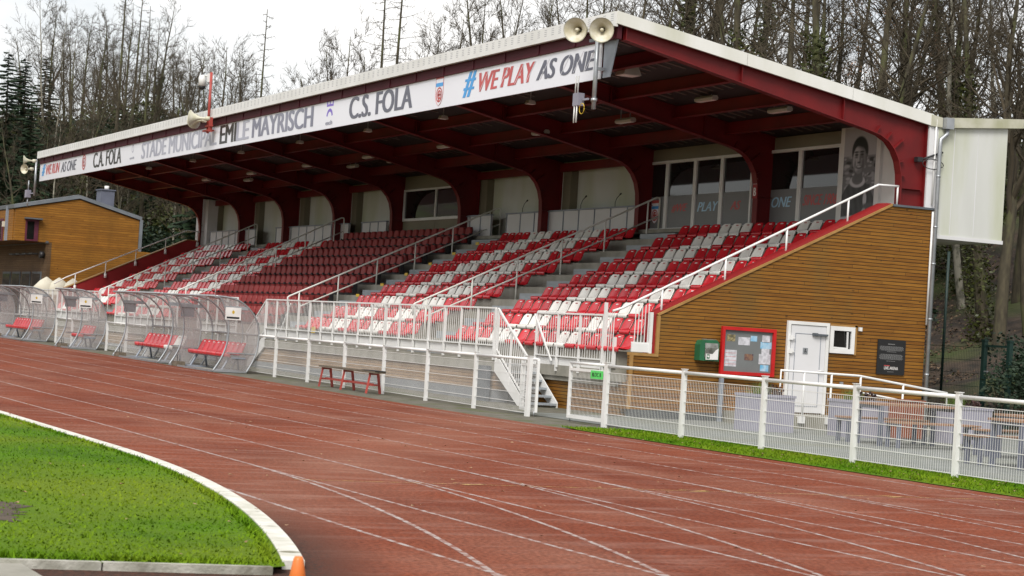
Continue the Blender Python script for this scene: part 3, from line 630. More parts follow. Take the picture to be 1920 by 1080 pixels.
mb = MB(); disc(mb, 7.085, 1.60, .014, .014, 13.4615, plane='yz', n=10); mb.box(13.461, 13.463, 7.075, 7.092, 1.55, 1.588); mb.box(13.461, 13.463, 7.085, 7.12, 1.545, 1.557); disc(mb, 7.09, 1.545, .03, .03, 13.4615, plane='yz', n=14, r0=.75, a0=1.8, a1=6.2); mb.build('wheelchair_symbol', m_black, door)
W0, W1_, H0, H1 = 7.70, 8.32, 1.56, 2.13
mb = MB(); mb.box(13.38, 13.45, W0, W1_, H0, H0+.10); mb.box(13.38, 13.45, W0, W1_, H1-.09, H1); mb.box(13.38, 13.45, W0, W0+.09, H0+.1, H1-.09); mb.box(13.38, 13.45, W1_-.09, W1_, H0+.1, H1-.09)
win = mb.build('window', m_white, gs)
mb = MB(); mb.box(13.405, 13.412, W0+.09, W1_-.09, H0+.1, H1-.09); mb.build('pane', m_glass, win)
mb = MB(); a = Vector((13.42, W0+.11, H0+.12)); mb.bar((13.43, W1_-.17, H0+.11), (13.46, W1_-.20, H1-.11), .03, .03); mb.bar((13.43, W0+.09, H0+.12), (13.43, W1_-.16, H0+.11), .03, .03); mb.build('tilted_sash', m_white, win)
mb = MB(); mb.box(13.385, 13.435, W1_+.002, W1_+.06, H0-.02, H1+.05); mb.box(13.385, 13.435, W0, W1_+.06, H1+.002, H1+.04); mb.build('window_trim', m_trim, win)
mb = MB(); mb.box(13.405, 13.46, 8.42, 8.49, 2.06, 2.14); mb.build('wall_sensor', m_white, gs)
mb = MB(); mb.box(13.405, 13.44, 8.02, 8.10, .86, .96); mb.build('wall_socket', m_gal, gs)
# ================================================================ BANNER AND LETTERING
BY = 2.28
bn = thing('banner', 'long white banner with club lettering hanging under the front roof edge', 'banner', (0, 0, 0))
mb = MB(); mb.box(-40.2, 12.62, BY, BY+.03, 6.85, 7.745); 
mb.build('banner_board', m_banner, bn)
mb = MB(); mb.prism([(12.70, 6.86), (13.0, 6.86), (13.32, 7.74), (12.70, 7.74)], 1, BY+.02, BY+.05); mb.build('end_plate', m_greypost, bn)
def bt(s, x0, x1, mat, z0=6.985, z1=7.575, shear=0, bold=.036):
    mb = MB(); text_mb(mb, s, x0, x1, BY-.004, z0, z1, bold=bold, shear=shear); mb.build('lettering', mat, bn)
bt('#', -39.75, -39.12, m_lblue, 7.06, 7.55, .18); bt('WE RUN', -39.05, -36.4, m_lred, 7.08, 7.50, .12, .035); bt('AS ONE', -36.1, -33.4, m_letter, 7.06, 7.48, .12, .03)
bt('C.A. FOLA', -30.5, -26.2, m_letterk)
bt('STADE MUNICIPAL', -23.25, -14.1, m_letterl); bt('EMI', -13.68, -12.05, m_letterk); bt('LE', -11.95, -10.75, m_letterl)
bt('MAYRISCH', -10.35, -4.9, m_letterm); bt('C.S. FOLA', -1.95, 2.45, m_letter)
bt('#', 5.62, 6.36, m_lblue, 6.99, 7.58, .22, .03); bt('WE PLAY', 6.40, 9.50, m_lred, 7.06, 7.50, .14, .034); bt('AS ONE', 9.62, 12.38, m_letter, 7.06, 7.48, .14, .034)
for x in (6.8, 7.9, 8.7, 9.3, 10.0, 11.0, 11.6, 12.15, -38.0, -35.0): mb = MB(); mb.bar((x-.20, BY-.007, 7.08), (x+.22, BY-.007, 7.50), .004, .013, 0, (0, 0, 1)); mb.build('slash_mark', m_banner, bn)
crest(4.19, 7.28, .74, BY-.003, bn); crest(-32.08, 7.30, .62, BY-.003, bn, shield=False)
mb = MB(); mb.box(-3.78, -3.25, BY-.004, BY-.001, 7.46, 7.52); mb.box(-3.78, -3.70, BY-.004, BY-.001, 7.52, 7.62); mb.box(-3.56, -3.49, BY-.004, BY-.001, 7.52, 7.60); mb.box(-3.32, -3.25, BY-.004, BY-.001, 7.52, 7.62)
disc(mb, -3.52, 7.14, .26, .26, BY-.003, r0=.66, a0=.25, a1=2.9); mb.build('violet_emblem', m_lviolet, bn)
bt('esch', -3.80, -3.28, m_letterm, 6.95, 7.07)
mb = MB(); disc(mb, -24.55, 7.43, .14, .15, BY-.003, r0=.72); mb.build('pale_emblem', m_letterl, bn); bt('esch', -24.9, -24.3, m_letterl, 7.05, 7.14)

# ================================================================ SEATS
def shell_seat():
    mb = MB(); prof = [(-.415, .010, .200), (-.42, .078, .215), (-.385, .095, .217), (-.28, .082, .217), (-.18, .074, .216), (-.125, .092, .212), (-.090, .16, .205), (-.050, .245, .194), (-.020, .305, .182), (-.004, .335, .162), (.004, .349, .122)]
    us = (-1, -.88, -.5, 0, .5, .88, 1); nn = len(us)
    f = []; b = []
    for i, (y, z, hw) in enumerate(prof):
        for u in us:
            dish = -.022*(1-u*u) if 3 <= i <= 4 else 0
            dy = .016*(1-u*u) if i >= 5 else 0
            edge = .010 if abs(u) == 1 and 1 < i < 9 else 0
            f.append((u*hw, y+dy - (edge if i >= 5 else 0), z+dish-(0 if i >= 5 else edge)))
            b.append((u*hw, y+dy+.022 if i >= 5 else y+(.022 if i < 2 else 0), z+dish-(.004 if i >= 5 else .024)))
    vs = f+b; o = len(f); fs = []
    for i in range(len(prof)-1):
        for j in range(nn-1):
            a = i*nn+j; fs.append((a, a+1, a+nn+1, a+nn)); fs.append((o+a+nn, o+a+nn+1, o+a+1, o+a))
        a = i*nn; fs.append((a+nn, o+a+nn, o+a, a)); a += nn-1; fs.append((a, o+a, o+a+nn, a+nn))
    for j in range(nn-1): fs.append((j+1, j, o+j, o+j+1)); a = (len(prof)-1)*nn+j; fs.append((a, a+1, o+a+1, o+a))
    mb.add(vs, fs, 0, True); return mb
def plate_mb(): mb = MB(); mb.prism([(-.0265, .290), (-.0155, .312), (-.0035, .312), (-.0145, .290)], 0, -.045, .045); return mb
PR = 'RRRRWWWRRRRWWRRRRR'
PM = 'RRRRWWWRRRWWWRRRR'
sm = shell_seat()
seat_p = {'R': sm.build('stadium_seat', m_redseat), 'W': sm.build('stadium_seat', m_whiteseat)}
for k_, o in seat_p.items(): plate_mb().build('number_plate', m_plate if k_ == 'R' else M('number_plate_red', (.45, .08, .08), .4), o)
used = set()
def place_seat(col, x, k, label, group):
    o = seat_p[col] if col not in used else dup(seat_p[col])
    used.add(col); o.location = (x, rowY(k), rowZ(k)); o.rotation_euler = (0, 0, rnd.gauss(0, .012)); tag(o, label, 'seat', group)
CN = {'R': 'red', 'W': 'white'}
SX = .502
for k in range(9):
    n = 18 if k < 2 else 17
    for c in range(n):
        x = 13.2-SX*(17-c)-.24
        place_seat(PR[c], x, k, f'{CN[PR[c]]} plastic seat, {ordw(c+1)} from the aisle, {ordw(k+1)} row up, block beside the timber wall', 'seats in the block beside the timber wall')
    for c in range(17):
        x = -6.23+SX*c-.24
        place_seat(PM[c], x, k, f'{CN[PM[c]]} plastic seat, {ordw(17-c)} from the handrail, {ordw(k+1)} row up, block below the long parapet', 'seats in the block below the long parapet')
# the far blocks: more than three hundred further shells, as one mass each kind
for nm, mat, ch in (('distant_red_seats', m_redseat, 'R'), ('distant_white_seats', m_whiteseat, 'W')):
    mb = MB()
    for x0, pat in ((-28.7, PM), (-39.35, 'RRRRWWRRRRWWWRRRR')):
        for k in range(9):
            for c in range(17):
                if pat[c] != ch: continue
                q = len(mb.v); x = x0+SX*c-.24
                if x < XL+.3: continue
                mb.add([(a+x, b+rowY(k), d+rowZ(k)) for a, b, d in sm.v], sm.f, 0, True)
    o = mb.build(nm, mat); o['kind'] = 'stuff'
# folding padded seats of the centre block
def vip():
    t = thing('padded_seat', '', 'seat')
    mb = MB(); P = [(-.17, .24), (.17, .24), (.20, .36), (.195, .50), (.155, .575), (.09, .59), (-.09, .59), (-.155, .575), (-.195, .50), (-.20, .36)]
    n = len(P); vs = [(u, -.045+.05*(v-.22)/.37, v) for u, v in P]+[(u*.9, -.075+.05*(v-.22)/.37, v*.98+.008) for u, v in P]+[(u, .0+.05*(v-.22)/.37, v) for u, v in P]
    mb.add(vs, [list(range(n, 2*n))]+[(i, (i+1) % n, n+(i+1) % n, n+i) for i in range(n)]+[(2*n+i, 2*n+(i+1) % n, (i+1) % n, i) for i in range(n)])
    mb.build('backrest', m_vip, t)
    mb = MB(); P = [(-.155, .08), (.155, .08), (.17, .17), (.165, .29), (.13, .315), (-.13, .315), (-.165, .29), (-.17, .17)]; n = len(P)
    vs = [(u, -.15-.06*(v-.1)/.3, v) for u, v in P]+[(u*.92, -.185-.06*(v-.1)/.3, v*.98+.005) for u, v in P]+[(u, -.10-.06*(v-.1)/.3, v) for u, v in P]
    mb.add(vs, [list(range(n, 2*n))]+[(i, (i+1) % n, n+(i+1) % n, n+i) for i in range(n)]+[(2*n+i, 2*n+(i+1) % n, (i+1) % n, i) for i in range(n)])
    mb.build('folded_cushion', m_vip, t)
    mb = MB(); mb.add([(a*1.06, b+.05, c*1.005) for a, b, c in [(u, -.045+.05*(v-.22)/.37, v) for u, v in [(-.2, .2), (.2, .2), (.225, .34), (.22, .5), (.15, .59), (-.15, .59), (-.22, .5), (-.225, .34)]]], [list(range(8))[::-1]])
    for s in (-1, 1):
        mb.box(s*.262-.022, s*.262+.022, -.28, .0, .30, .335); mb.box(s*.25-.018, s*.25+.018, -.10, .03, .0, .38)
    mb.box(-.275, .275, -.12, -.04, .02, .09); mb.build('frame', m_black, t)
    return t
vp = vip(); first = True
for k in range(9):
    for c in range(21):
        o = vp if first else dup(vp); first = False
        o.location = (-9.3-.55*c, rowY(k)+.02, rowZ(k)); tag(o, f'dark red folded padded seat, {ordw(21-c)} from its left end, {ordw(k+1)} row up, centre block', 'seat', 'padded folding seats in the centre block')

# ================================================================ HANDRAILS
def handrail(x, y0, z0, y1, z1, label, n, mid=True, r=.025, ext=0.0):
    t = thing('handrail', label, 'handrail', group='sloping stair handrails')
    sl = (z1-z0)/(y1-y0)
    mb = MB(); pts = [(x, y0, z0-.30), (x, y0, z0), (x, y1-.08, z1), (x, y1+.02, z1-.03), (x, y1+.03, z1-.9)]; mb.tube([(x, y0, z0-.3), (x, y0, z0-.03), (x, y0+.06, z0+.01), (x, y1-.1, z1-.02), (x, y1-.02, z1-.02), (x, y1, z1-.08), (x, y1, z1-1.0)], r, 8); mb.build('top_rail', m_whitew, t)
    if mid: mb = MB(); mb.tube([(x, y0+.35, z0-.47+.35*sl), (x, y1, z1-.50)], r*.8, 8); mb.build('mid_rail', m_whitew, t)
    for i in range(n):
        y = y0+.35+(y1-y0-.7)*i/(n-1); z = z0+(y-y0)*sl; mb = MB(); k = min(8, max(0, int((y-rowY(0)+.33)//TR))); mb.tube([(x, y, rowZ(k)-.02), (x, y, z)], r*.9, 8); mb.build('post', m_whitew, t)
    return t
def hr(px0, px1, x, label, n):
    a = on(*px0, 0, x); b = on(*px1, 0, x); return handrail(x, a.y, a.z, b.y, b.z, label, n)
hr((775, 569), (1238, 370), 2.05, 'white stair handrail nearest the timber end wall, in front of the long parapet', 6)
hr((540, 555), (939, 390), -8.80, 'white stair handrail at the near edge of the dark red padded seats', 6)
handrail(-20.45, 3.1, 2.30, 9.15, 5.36, 'white stair handrail at the far edge of the dark red padded seats', 6)
handrail(-31.0, 3.0, 2.26, 9.30, 5.36, 'white stair handrail farthest from the timber end wall', 6)
def parapet_rail(x, pts, posts, label, foot):
    t = thing('handrail', label, 'handrail', group='handrails on the side parapets')
    mb = MB(); mb.tube([(x, y, z) for y, z in pts], .026, 8); mb.build('top_rail', m_white, t)
    for y, z0, z1 in posts:
        mb = MB(); mb.tube([(x, y, z0), (x, y, z1)], .022, 8)
        if foot: mb.tube([(x+.04, y, z0-.04), (x+.04, y, z0+.16)], .06, 10)
        mb.build('post', m_white, t)
parapet_rail(13.32, [(2.55, 2.12), (2.75, 2.19), (8.78, 5.22), (9.30, 5.23)], [(y, 2.11+(y-3.45)*.494-.1, 2.19+(y-2.75)*.5025) for y in (3.66, 5.11, 6.55, 8.04)]+[(9.28, 4.8, 5.23)], 'white handrail climbing along the red parapet of the timber end wall', False)
parapet_rail(XL+.1, [(3.0, 2.45), (3.5, 2.76), (8.75, 5.2), (9.3, 5.18)], [(y, 2.0+(y-3.3)*.472, 2.76+(y-3.5)*.465) for y in (3.9, 5.2, 6.5, 7.8)]+[(9.22, 4.55, 5.18)], 'white handrail on the far dark red end wall', True)

# ================================================================ WALKWAY RAILINGS AND STAIRS
def railing(x0, x1, y, z0, z1, label, step=.112, posts=.92, plate=True, rz=0):
    t = thing('balustrade', label, 'railing', group='white balustrades along the stand front')
    mb = MB(); mb.bar((x0, y, z1), (x1, y, z1), .05, .035); mb.bar((x0, y, z0+.26), (x1, y, z0+.26), .04, .03); mb.build('rail', m_white, t)
    mb = MB(); n = int((x1-x0)/step)
    for i in range(1, n): x = x0+(x1-x0)*i/n; mb.box(x-.005, x+.005, y-.005, y+.005, z0+.27, z1-.02)
    mb.build('balusters', m_white, t)
    n = max(1, round((x1-x0)/posts))
    for i in range(n+1):
        x = x0+(x1-x0)*i/n; mb = MB(); mb.box(x-.024, x+.024, y-.024, y+.024, z0-.06, z1-.018); mb.box(x+.024, x+.06, y-.03, y+.01, z0+.02, z0+.2); mb.build('post', m_white, t)
    if plate: mb = MB(); mb.box(x0, x1, y+.03, y+.045, z0, z0+.22); mb.build('kick_plate', m_white, t)
    return t
railing(-6.95, 8.93, 1.98, 1.0, 2.08, 'long white balustrade with kick plate on the walkway behind the red bench')
railing(9.30, 12.45, 2.82, .86, 2.04, 'short white balustrade between the steel stairs and the timber wall')
railing(-13.8, -9.75, 1.98, 1.0, 2.10, 'white balustrade behind the nearest dugout')
railing(-24.3, -16.2, 1.98, 1.03, 2.13, 'white balustrade behind the gap between dugouts')
railing(-41, -26.7, 1.98, 1.05, 2.15, 'farthest white balustrade behind the small dugout')
t = thing('corner_railing', 'small stepped white railing panel at the foot of the timber wall', 'railing')
mb = MB(); mb.box(12.52, 12.95, 2.80, 2.84, .98, 1.03); mb.box(12.48, 12.53, 2.79, 2.85, .8, 2.3); mb.box(12.95, 13.0, 2.79, 2.85, 1.0, 1.6)
for i in range(4): x = 12.6+i*.095; mb.box(x, x+.014, 2.81, 2.825, 1.03, 2.1)
mb.build('panel', m_white, t)
mb = MB(); mb.box(13.36, 13.40, 2.99, 3.45, 1.33, 1.50); mb.box(13.33, 13.41, 3.38, 3.44, 1.30, 2.15); mb.box(13.35, 13.39, 2.99, 3.42, 1.50, 1.53)
for i in range(5): y = 3.04+i*.075; mb.box(13.37, 13.384, y, y+.014, 1.53, 2.2+i*.03)
mb.build('side_plate', m_white, t)
def stairs(xt, xb, y0, y1, zt, label, n=6):
    t = thing('steel_staircase', label, 'staircase', group='steel stairs to the walkway'); d = 1 if xb > xt else -1
    for y in (y0, y1):
        mb = MB(); mb.prism([(xt, zt+.02), (xt+.22*d, zt+.02), (xb+.02*d, .12), (xb+.02*d, -.02), (xb-.2*d, -.02), (xt, zt-.26)], 1, y-.012, y+.012); mb.build('stringer', m_white, t)
    for i in range(n):
        f = (i+.5)/n; x = xt+(xb-xt)*f; z = zt-(zt)*(i+.35)/n; mb = MB(); mb.box(x-.14, x+.14, y0+.014, y1-.014, z-.045, z); mb.build('tread', m_step, t)
    for y in (y0,):
        mb = MB(); mb.bar((xt-.0*d, y, zt+1.12), (xb+.05*d, y, 1.08), .04, .04); mb.bar((xt, y, zt+.25), (xb, y, .22), .03, .03)
        for f in (0.02, .5, .98):
            x = xt+(xb-xt)*f; mb.box(x-.02, x+.02, y-.02, y+.02, zt*(1-f)-.05 if f < .9 else 0, zt+1.12-(zt+.04)*f)
        for q in range(1, 15): f = q/15; x = xt+(xb-xt)*f; mb.box(x-.007, x+.007, y-.007, y+.007, zt*(1-f)+.26, zt+1.1-(zt+.04)*f)
        mb.build('stair_railing', m_white, t)
    mb = MB(); mb.bar((xt+.2*d, y1, zt+1.05), (xt+1.15*d, y1, .45+.55), .035, .035); mb.build('wall_rail', m_white, t)
stairs(9.0, 10.55, 2.0, 2.80, .95, 'white steel stairs with open grey treads beside the open gate')
stairs(-7.05, -8.7, 2.0, 2.80, .95, 'white steel stairs half hidden behind the nearest dugout')
t = thing('platform_lift_door', 'grey flat panel leaning under the walkway beside the stairs', 'panel'); mb = MB(); mb.box(8.15, 8.85, 1.90, 1.98, .02, .80); mb.build('panel_sheet', m_dkgrey, t)
t = thing('yellow_sign', 'small yellow plate low behind the white balustrade', 'sign'); mb = MB(); mb.box(-5.2, -4.95, 2.75, 2.78, 1.05, 1.38); mb.build('plate', m_yellowp, t)
for k in range(2, 8):
    o = MB().box(-6.95, -6.72, rowY(k)-.02, rowY(k), rowZ(k)+.30, rowZ(k)+.38).build('row_marker', m_yellowp); tag(o, f'small yellow row plate at the aisle end of the {ordw(k+1)} row', 'sign', 'yellow row plates')

# ================================================================ PERIMETER FENCE
def wire_panel(mb, x0, x1, y, z0, z1, zf=lambda x: 0, hz=6, sp=.05):
    n = max(2, int((x1-x0)/sp))
    for i in range(n+1):
        x = x0+(x1-x0)*i/n; b = zf(x); mb.box(x-.0017, x+.0017, y-.0017, y+.0017, z0+b, z1, 0)
    for i in range(hz):
        f = i/(hz-1); a = (z0+zf(x0))*(1-f)+z1*f; b = (z0+zf(x1))*(1-f)+z1*f
        mb.bar((x0, y-.006, a), (x1, y-.006, b), .006, .009); mb.bar((x0, y+.006, a), (x1, y+.006, b), .006, .009)
def fence(name, label, xs, wide=()):
    t = thing(name, label, 'fence', group='white perimeter fences')
    for i, x in enumerate(xs):
        mb = MB(); wd = .055 if i in wide else .034; mb.box(x-wd, x+wd, -.035, .035, zg(x)-.05, 1.13 if x > 10 else 1.10); mb.box(x-wd-.012, x+wd+.012, -.045, .045, (1.13 if x > 10 else 1.10), (1.14 if x > 10 else 1.11)); mb.build('post', m_white, t)
    for a, b in zip(xs, xs[1:]):
        mb = MB(); wire_panel(mb, a+.035, b-.035, .012, .06, .96, zg); mb.build('mesh_panel', m_white, t)
        mb = MB(); mb.tube([(a+.03, 0, 1.075), (b-.03, 0, 1.075)], .03, 10); mb.build('top_rail', m_white, t)
    return t
fence('perimeter_fence', 'white wire-mesh fence with handrail running behind the dugouts and the bench', [-44.84+2.4914*i for i in range(18)]+[0.0+2.4914*i for i in range(0, 7)], wide=(24,))
fence('perimeter_fence', 'white wire-mesh fence with handrail in front of the planters and tables', [18.09, 20.8, 23.27, 25.71, 28.07, 30.5, 32.95, 35.4], wide=(0,))
def gate(name, label, x0, x1, sign):
    t = thing(name, label, 'gate', group='gate leaves in the perimeter fence'); L_ = x1-x0
    mb = MB()
    for x in (0, L_-.05): mb.box(x, x+.05, -.025, .025, .08, 1.06)
    for z in (.08, .94): mb.box(.05, L_-.05, -.025, .025, z, z+.05)
    mb.tube([(0.03, 0, 1.08), (L_-.03, 0, 1.08)], .028, 10); mb.build('gate_frame', m_white, t)
    mb = MB(); wire_panel(mb, .06, L_-.06, 0, .14, .93, lambda x: 0, 6); mb.build('mesh_panel', m_white, t)
    mb = MB(); mb.tube([(.04, 0.03, .1), (.04, .03, -.09+.1)], .012, 6); mb.build('drop_bolt', m_gal, t)
    if sign:
        mb = MB(); mb.box(L_-.50, L_-.06, -.05, -.03, .83, .975); s = mb.build('green_sign', m_signgreen, t)
        mb = MB(); text_mb(mb, 'BLOC B', L_-.44, L_-.10, -.052, .87, .94, bold=.02); mb.build('lettering', m_black, s)
    return t
g = gate('mesh_gate', 'white mesh gate leaf with a green sign standing closed beside the stairs', 16.57, 17.98, True); g.location = (16.57, 0.04, 0)
g = gate('mesh_gate', 'white mesh gate leaf without sign swung open behind the fence end', 0, 1.4, False); g.location = (15.12, .10, 0); g.rotation_euler = (0, 0, R_(167))

# ================================================================ DUGOUTS
FP = [(-1.22, .0), (-1.02, .33), (-.90, .65), (-.86, .95), (-.88, 1.31), (-1.00, 1.67), (-1.13, 1.90), (-1.26, 1.95)]
BP = [(-1.26, 1.95), (-.90, 1.93), (-.62, 1.86), (-.42, 1.74), (-.24, 1.57), (-.12, 1.38), (-.05, 1.16), (-.03, .92), (-.07, .55), (-.17, .28), (-.32, .0)]
def smooth(P, n=4):
    o = []
    for i in range(len(P)-1):
        p0, p1, p2, p3 = [Vector(P[max(0, min(len(P)-1, j))]) for j in (i-1, i, i+1, i+2)]
        for k in range(n):
            t = k/n; o.append(tuple(.5*((2*p1)+(p2-p0)*t+(2*p0-5*p1+4*p2-p3)*t*t+(3*p1-p0-3*p2+p3)*t**3)))
    return o+[P[-1]]
FPs, BPs = smooth(FP), smooth(BP)
def dugout(x0, x1, label, nseat, s0, off, board=True, empt=()):
    z0 = zg((x0+x1)/2); t = thing('dugout', label, 'dugout', (0, 0, z0), group='curved plastic team shelters')
    for x in (x0, x1):
        mb = MB(); mb.tube([(x, y, z) for y, z in FPs], .024, 8); mb.tube([(x, y, z) for y, z in BPs], .024, 8); mb.bar((x, -1.22, .02), (x, -.32, .02), .04, .04); mb.bar((x, -.87, .50), (x, -.08, .50), .03, .03); mb.bar((x, -1.0, 1.67), (x, -.36, 1.67), .02, .09); mb.build('end_frame', m_gal, t)
        mb = MB(); n = len(FPs); poly = FPs+BPs[1:]
        k = min(len(FPs), len(BPs)); A = [Vector(FPs[int(round(i*(len(FPs)-1)/24))]) for i in range(25)]; B = [Vector(list(reversed(BPs))[int(round(i*(len(BPs)-1)/24))]) for i in range(25)]
        for i in range(24): mb.add([(x, *A[i]), (x, *B[i]), (x, *B[i+1]), (x, *A[i+1])], [(0, 1, 2, 3)])
        mb.build('side_panel', m_poly, t)
    n = max(2, round((x1-x0)/1.35))
    for i in range(1, n):
        x = x0+(x1-x0)*i/n; mb = MB(); mb.tube([(x, y, z) for y, z in BPs], .022, 8); mb.build('hoop', m_gal, t)
    mb = MB()
    for i in range(len(BPs)-1): mb.add([(x0, BPs[i][0]+.01, BPs[i][1]), (x1, BPs[i][0]+.01, BPs[i][1]), (x1, BPs[i+1][0]+.01, BPs[i+1][1]), (x0, BPs[i+1][0]+.01, BPs[i+1][1])], [(0, 1, 2, 3)])
    mb.build('curved_roof', m_poly, t)
    mb = MB(); mb.tube([(x0-.15, -1.27, 1.95), (x1+.02, -1.27, 1.95)], .028, 8); mb.bar((x0, -1.20, .02), (x1, -1.20, .02), .05, .05); mb.bar((x0, -.34, .02), (x1, -.34, .02), .05, .05); mb.bar((x0, -.05, 1.0), (x1, -.05, 1.0), .03, .03); mb.build('long_rail', m_gal, t)
    a, b = x0+s0-.25, x0+s0+off*(nseat-1)+.30
    mb = MB(); mb.box(a, b, -.72, -.36, .36, .40)
    for x in (a+.5, b-.6): mb.bar((x, -.62, .36), (x+.18, -.85, .04), .05, .03); mb.bar((x+.2, -.45, .36), (x-.1, -.30, .04), .05, .03); mb.box(x-.2, x+.5, -.95, -.5, .02, .06)
    mb.build('bench_frame', m_greypost, t)
    mb = MB(); mb.box(x0+.02, x1-.02, -1.1, -.4, .012, .02); mb.build('floor_board', m_conc, t)
    if board is not False:
        mb = MB(); mb.box(x0-.036, x0-.026, -.95, -.58, 1.36, 1.68); mb.build('back_sign', m_greypost, t)
    if board:
        mb = MB(); mb.box(x1+.026, x1+.036, -.98, -.56, 1.36, 1.68); sb = mb.build('club_sign', m_plate, t)
        mb = MB(); mb.box(x1+.0365, x1+.038, -.94, -.60, 1.39, 1.44); mb.build('sign_text', m_black, sb); mb = MB(); disc(mb, -.77, 1.56, .035, .045, x1+.0375, plane='yz'); mb.build('sign_emblem', m_yellowp, sb)
        
    return t, z0
DSEAT = {}
def dug_seats(x0, s0, off, cols, z0, where):
    for i, c in enumerate(cols):
        if c not in 'RW': continue
        o = dup(seat_p[c]); o.location = (x0+s0+off*i, -.34, z0+.39); o.rotation_euler = (0, 0, 0); o.scale = (1, 1, 1.12)
        nm = ordw(i+1)
        tag(o, f'{CN[c]} plastic seat, {nm} from the left on the bench inside the {where}', 'seat', f'seats in the {where}')
_, z = dugout(-11.75, -6.62, 'second curved clear dugout from the bench, overlapping the nearest one', 9, .95, .46, None); dug_seats(-11.75, .95, .46, 'RRRRRRRWW', z, 'second dugout')
_, z = dugout(-5.50, -1.38, 'nearest curved clear dugout, with white club sign, beside the red bench', 9, .40, .43); dug_seats(-5.5, .40, .43, 'RRRRRRRRR', z, 'nearest dugout')
_, z = dugout(-19.6, -17.5, 'small clear dugout standing alone between the long ones', 4, .55, .42); dug_seats(-19.6, .55, .42, 'RRRR', z, 'small lone dugout')
_, z = dugout(-31.0, -25.0, 'far curved clear dugout cut by the picture edge', 11, 1.0, .44); dug_seats(-31.0, 1.0, .44, 'RRRRRRRRRRR', z, 'farthest long dugout')
dugout(-38.0, -32.2, 'farthest clear dugout at the left picture edge, mostly cut off', 2, 1.0, .44, False)
for x, w_ in ((-18.9, 'small lone dugout'), (-11.2, 'second dugout'), (-4.9, 'nearest dugout'), (-29.9, 'farthest long dugout')):
    t = thing('ballast_box', f'brown wooden ballast box at the front of the {w_}', 'box', (x, -1.12, zg(x)), group='ballast boxes in the dugouts'); mb = MB(); mb.box(-.25, .25, -.12, .12, 0, .13); mb.build('crate', m_gunwood, t); mb = MB(); mb.tube([(-.12, 0, .13), (-.12, 0, .30), (.12, 0, .30), (.12, 0, .13)], .01, 6); mb.build('handle', m_dkgrey, t)

# ================================================================ RED BENCH
t = thing('bench', 'weathered wooden plank bench with red trestle legs by the fence', 'bench', (0, 0, zg(6)))
mb = MB(); mb.bar((4.78, -.42, .475), (8.35, -.42, .475), .26, .045); mb.build('seat', m_gunwood, t)
mb = MB(); mb.box(7.55, 8.37, -.55, -.29, .499, .512); mb.build('dark_board', m_black, t)
for x in (4.92, 6.35, 7.95):
    mb = MB(); mb.bar((x, -.57, 0), (x+.02, -.50, .45), .045, .045); mb.bar((x, -.24, 0), (x+.02, -.32, .45), .045, .045); mb.bar((x, -.54, .19), (x, -.28, .19), .03, .04); mb.bar((x+.02, -.53, .43), (x+.02, -.30, .43), .04, .04); mb.build('trestle', m_benchred, t)
mb = MB(); mb.bar((4.92, -.41, .20), (7.95, -.41, .20), .03, .05); mb.build('stretcher', m_benchred, t)

# ================================================================ TRAFFIC CONE
t = thing('traffic_cone', 'small orange marker cone at the corner of the white kerb', 'cone', (40.55, -13.55, 0))
p = on(560, 1043.3, 2, .30); t.location = (p.x, p.y, 0)
mb = MB(); mb.tube([(0, 0, .02), (0, 0, .285), (0, 0, .30)], [.075, .027, .020], 20); mb.build('cone_body', m_orange, t)
mb = MB(); mb.box(-.10, .10, -.10, .10, 0, .02); mb.build('base_plate', m_orange, t)
# ================================================================ LAMPS UNDER THE ROOF
def lamp(kind, x, y, z, label, f_=1.0):
    t = thing('ceiling_lamp', label, 'lamp', (x, y, z), group='lamps under the grandstand roof')
    mb = MB()
    if kind == 'tube':
        mb.prism([(-.07, 0), (.07, 0), (.085, .05), (.05, .10), (-.05, .10), (-.085, .05)], 0, -.40, .40); mb.build('housing', m_lamp, t)
        mb = MB(); mb.box(-.36, .36, -.06, .06, -.012, -.001); mb.build('diffuser', m_plate, t); top = rz(y)-.22-z; mb = MB(); mb.box(-.25, -.23, -.01, .01, .10, top); mb.box(.23, .25, -.01, .01, .10, top); mb.build('hanger', m_greypost, t)
    else:
        mb.prism([(-.22, 0), (.22, 0), (.14, .17), (-.14, .17)], 0, -.20, .20); mb.build('housing', m_lamp, t)
        mb = MB(); mb.box(-.17, .17, -.19, .19, -.01, -.001); mb.build('glass', m_plate, t); top = rz(y)-.22-z; mb = MB(); mb.box(-.02, .02, -.02, .02, .17, max(.3, top/f_)); mb.box(-.14, .14, -.02, .02, .17, .2); mb.build('bracket', m_gal, t); t.scale = (f_, f_, f_)
bay = ['first', 'second', 'third', 'fourth', 'fifth', 'sixth', 'seventh', 'eighth', 'ninth']
for i, x in enumerate([10.6, 5.71, .43, -4.15-.9, -10.9, -16.9, -22.6, -28.6]):
    lamp('flood', x, 4.0, 7.28 if i == 0 else 6.84+.18, f'pale box floodlight hanging near the banner in the {bay[i]} roof bay', 1.0 if i == 0 else .5)
for i, x in enumerate([9.69, 5.86, 1.13, -4.89-.4, -11.4, -17.2, -23.4, -29.2]):
    lamp('tube', x, 6.5, 7.06 if i == 0 else 6.82, f'oblong white lamp midway up the roof slope in the {bay[i]} roof bay')
for i, x in enumerate([11.23, 7.05, .8, -3.99-.9, -11.8, -15.48, -23.26, -26.93, -34.62]):
    lamp('tube', x, 7.5, 6.80, f'oblong white lamp close to the rear wall, {ordw(i+1)} from the timber end')

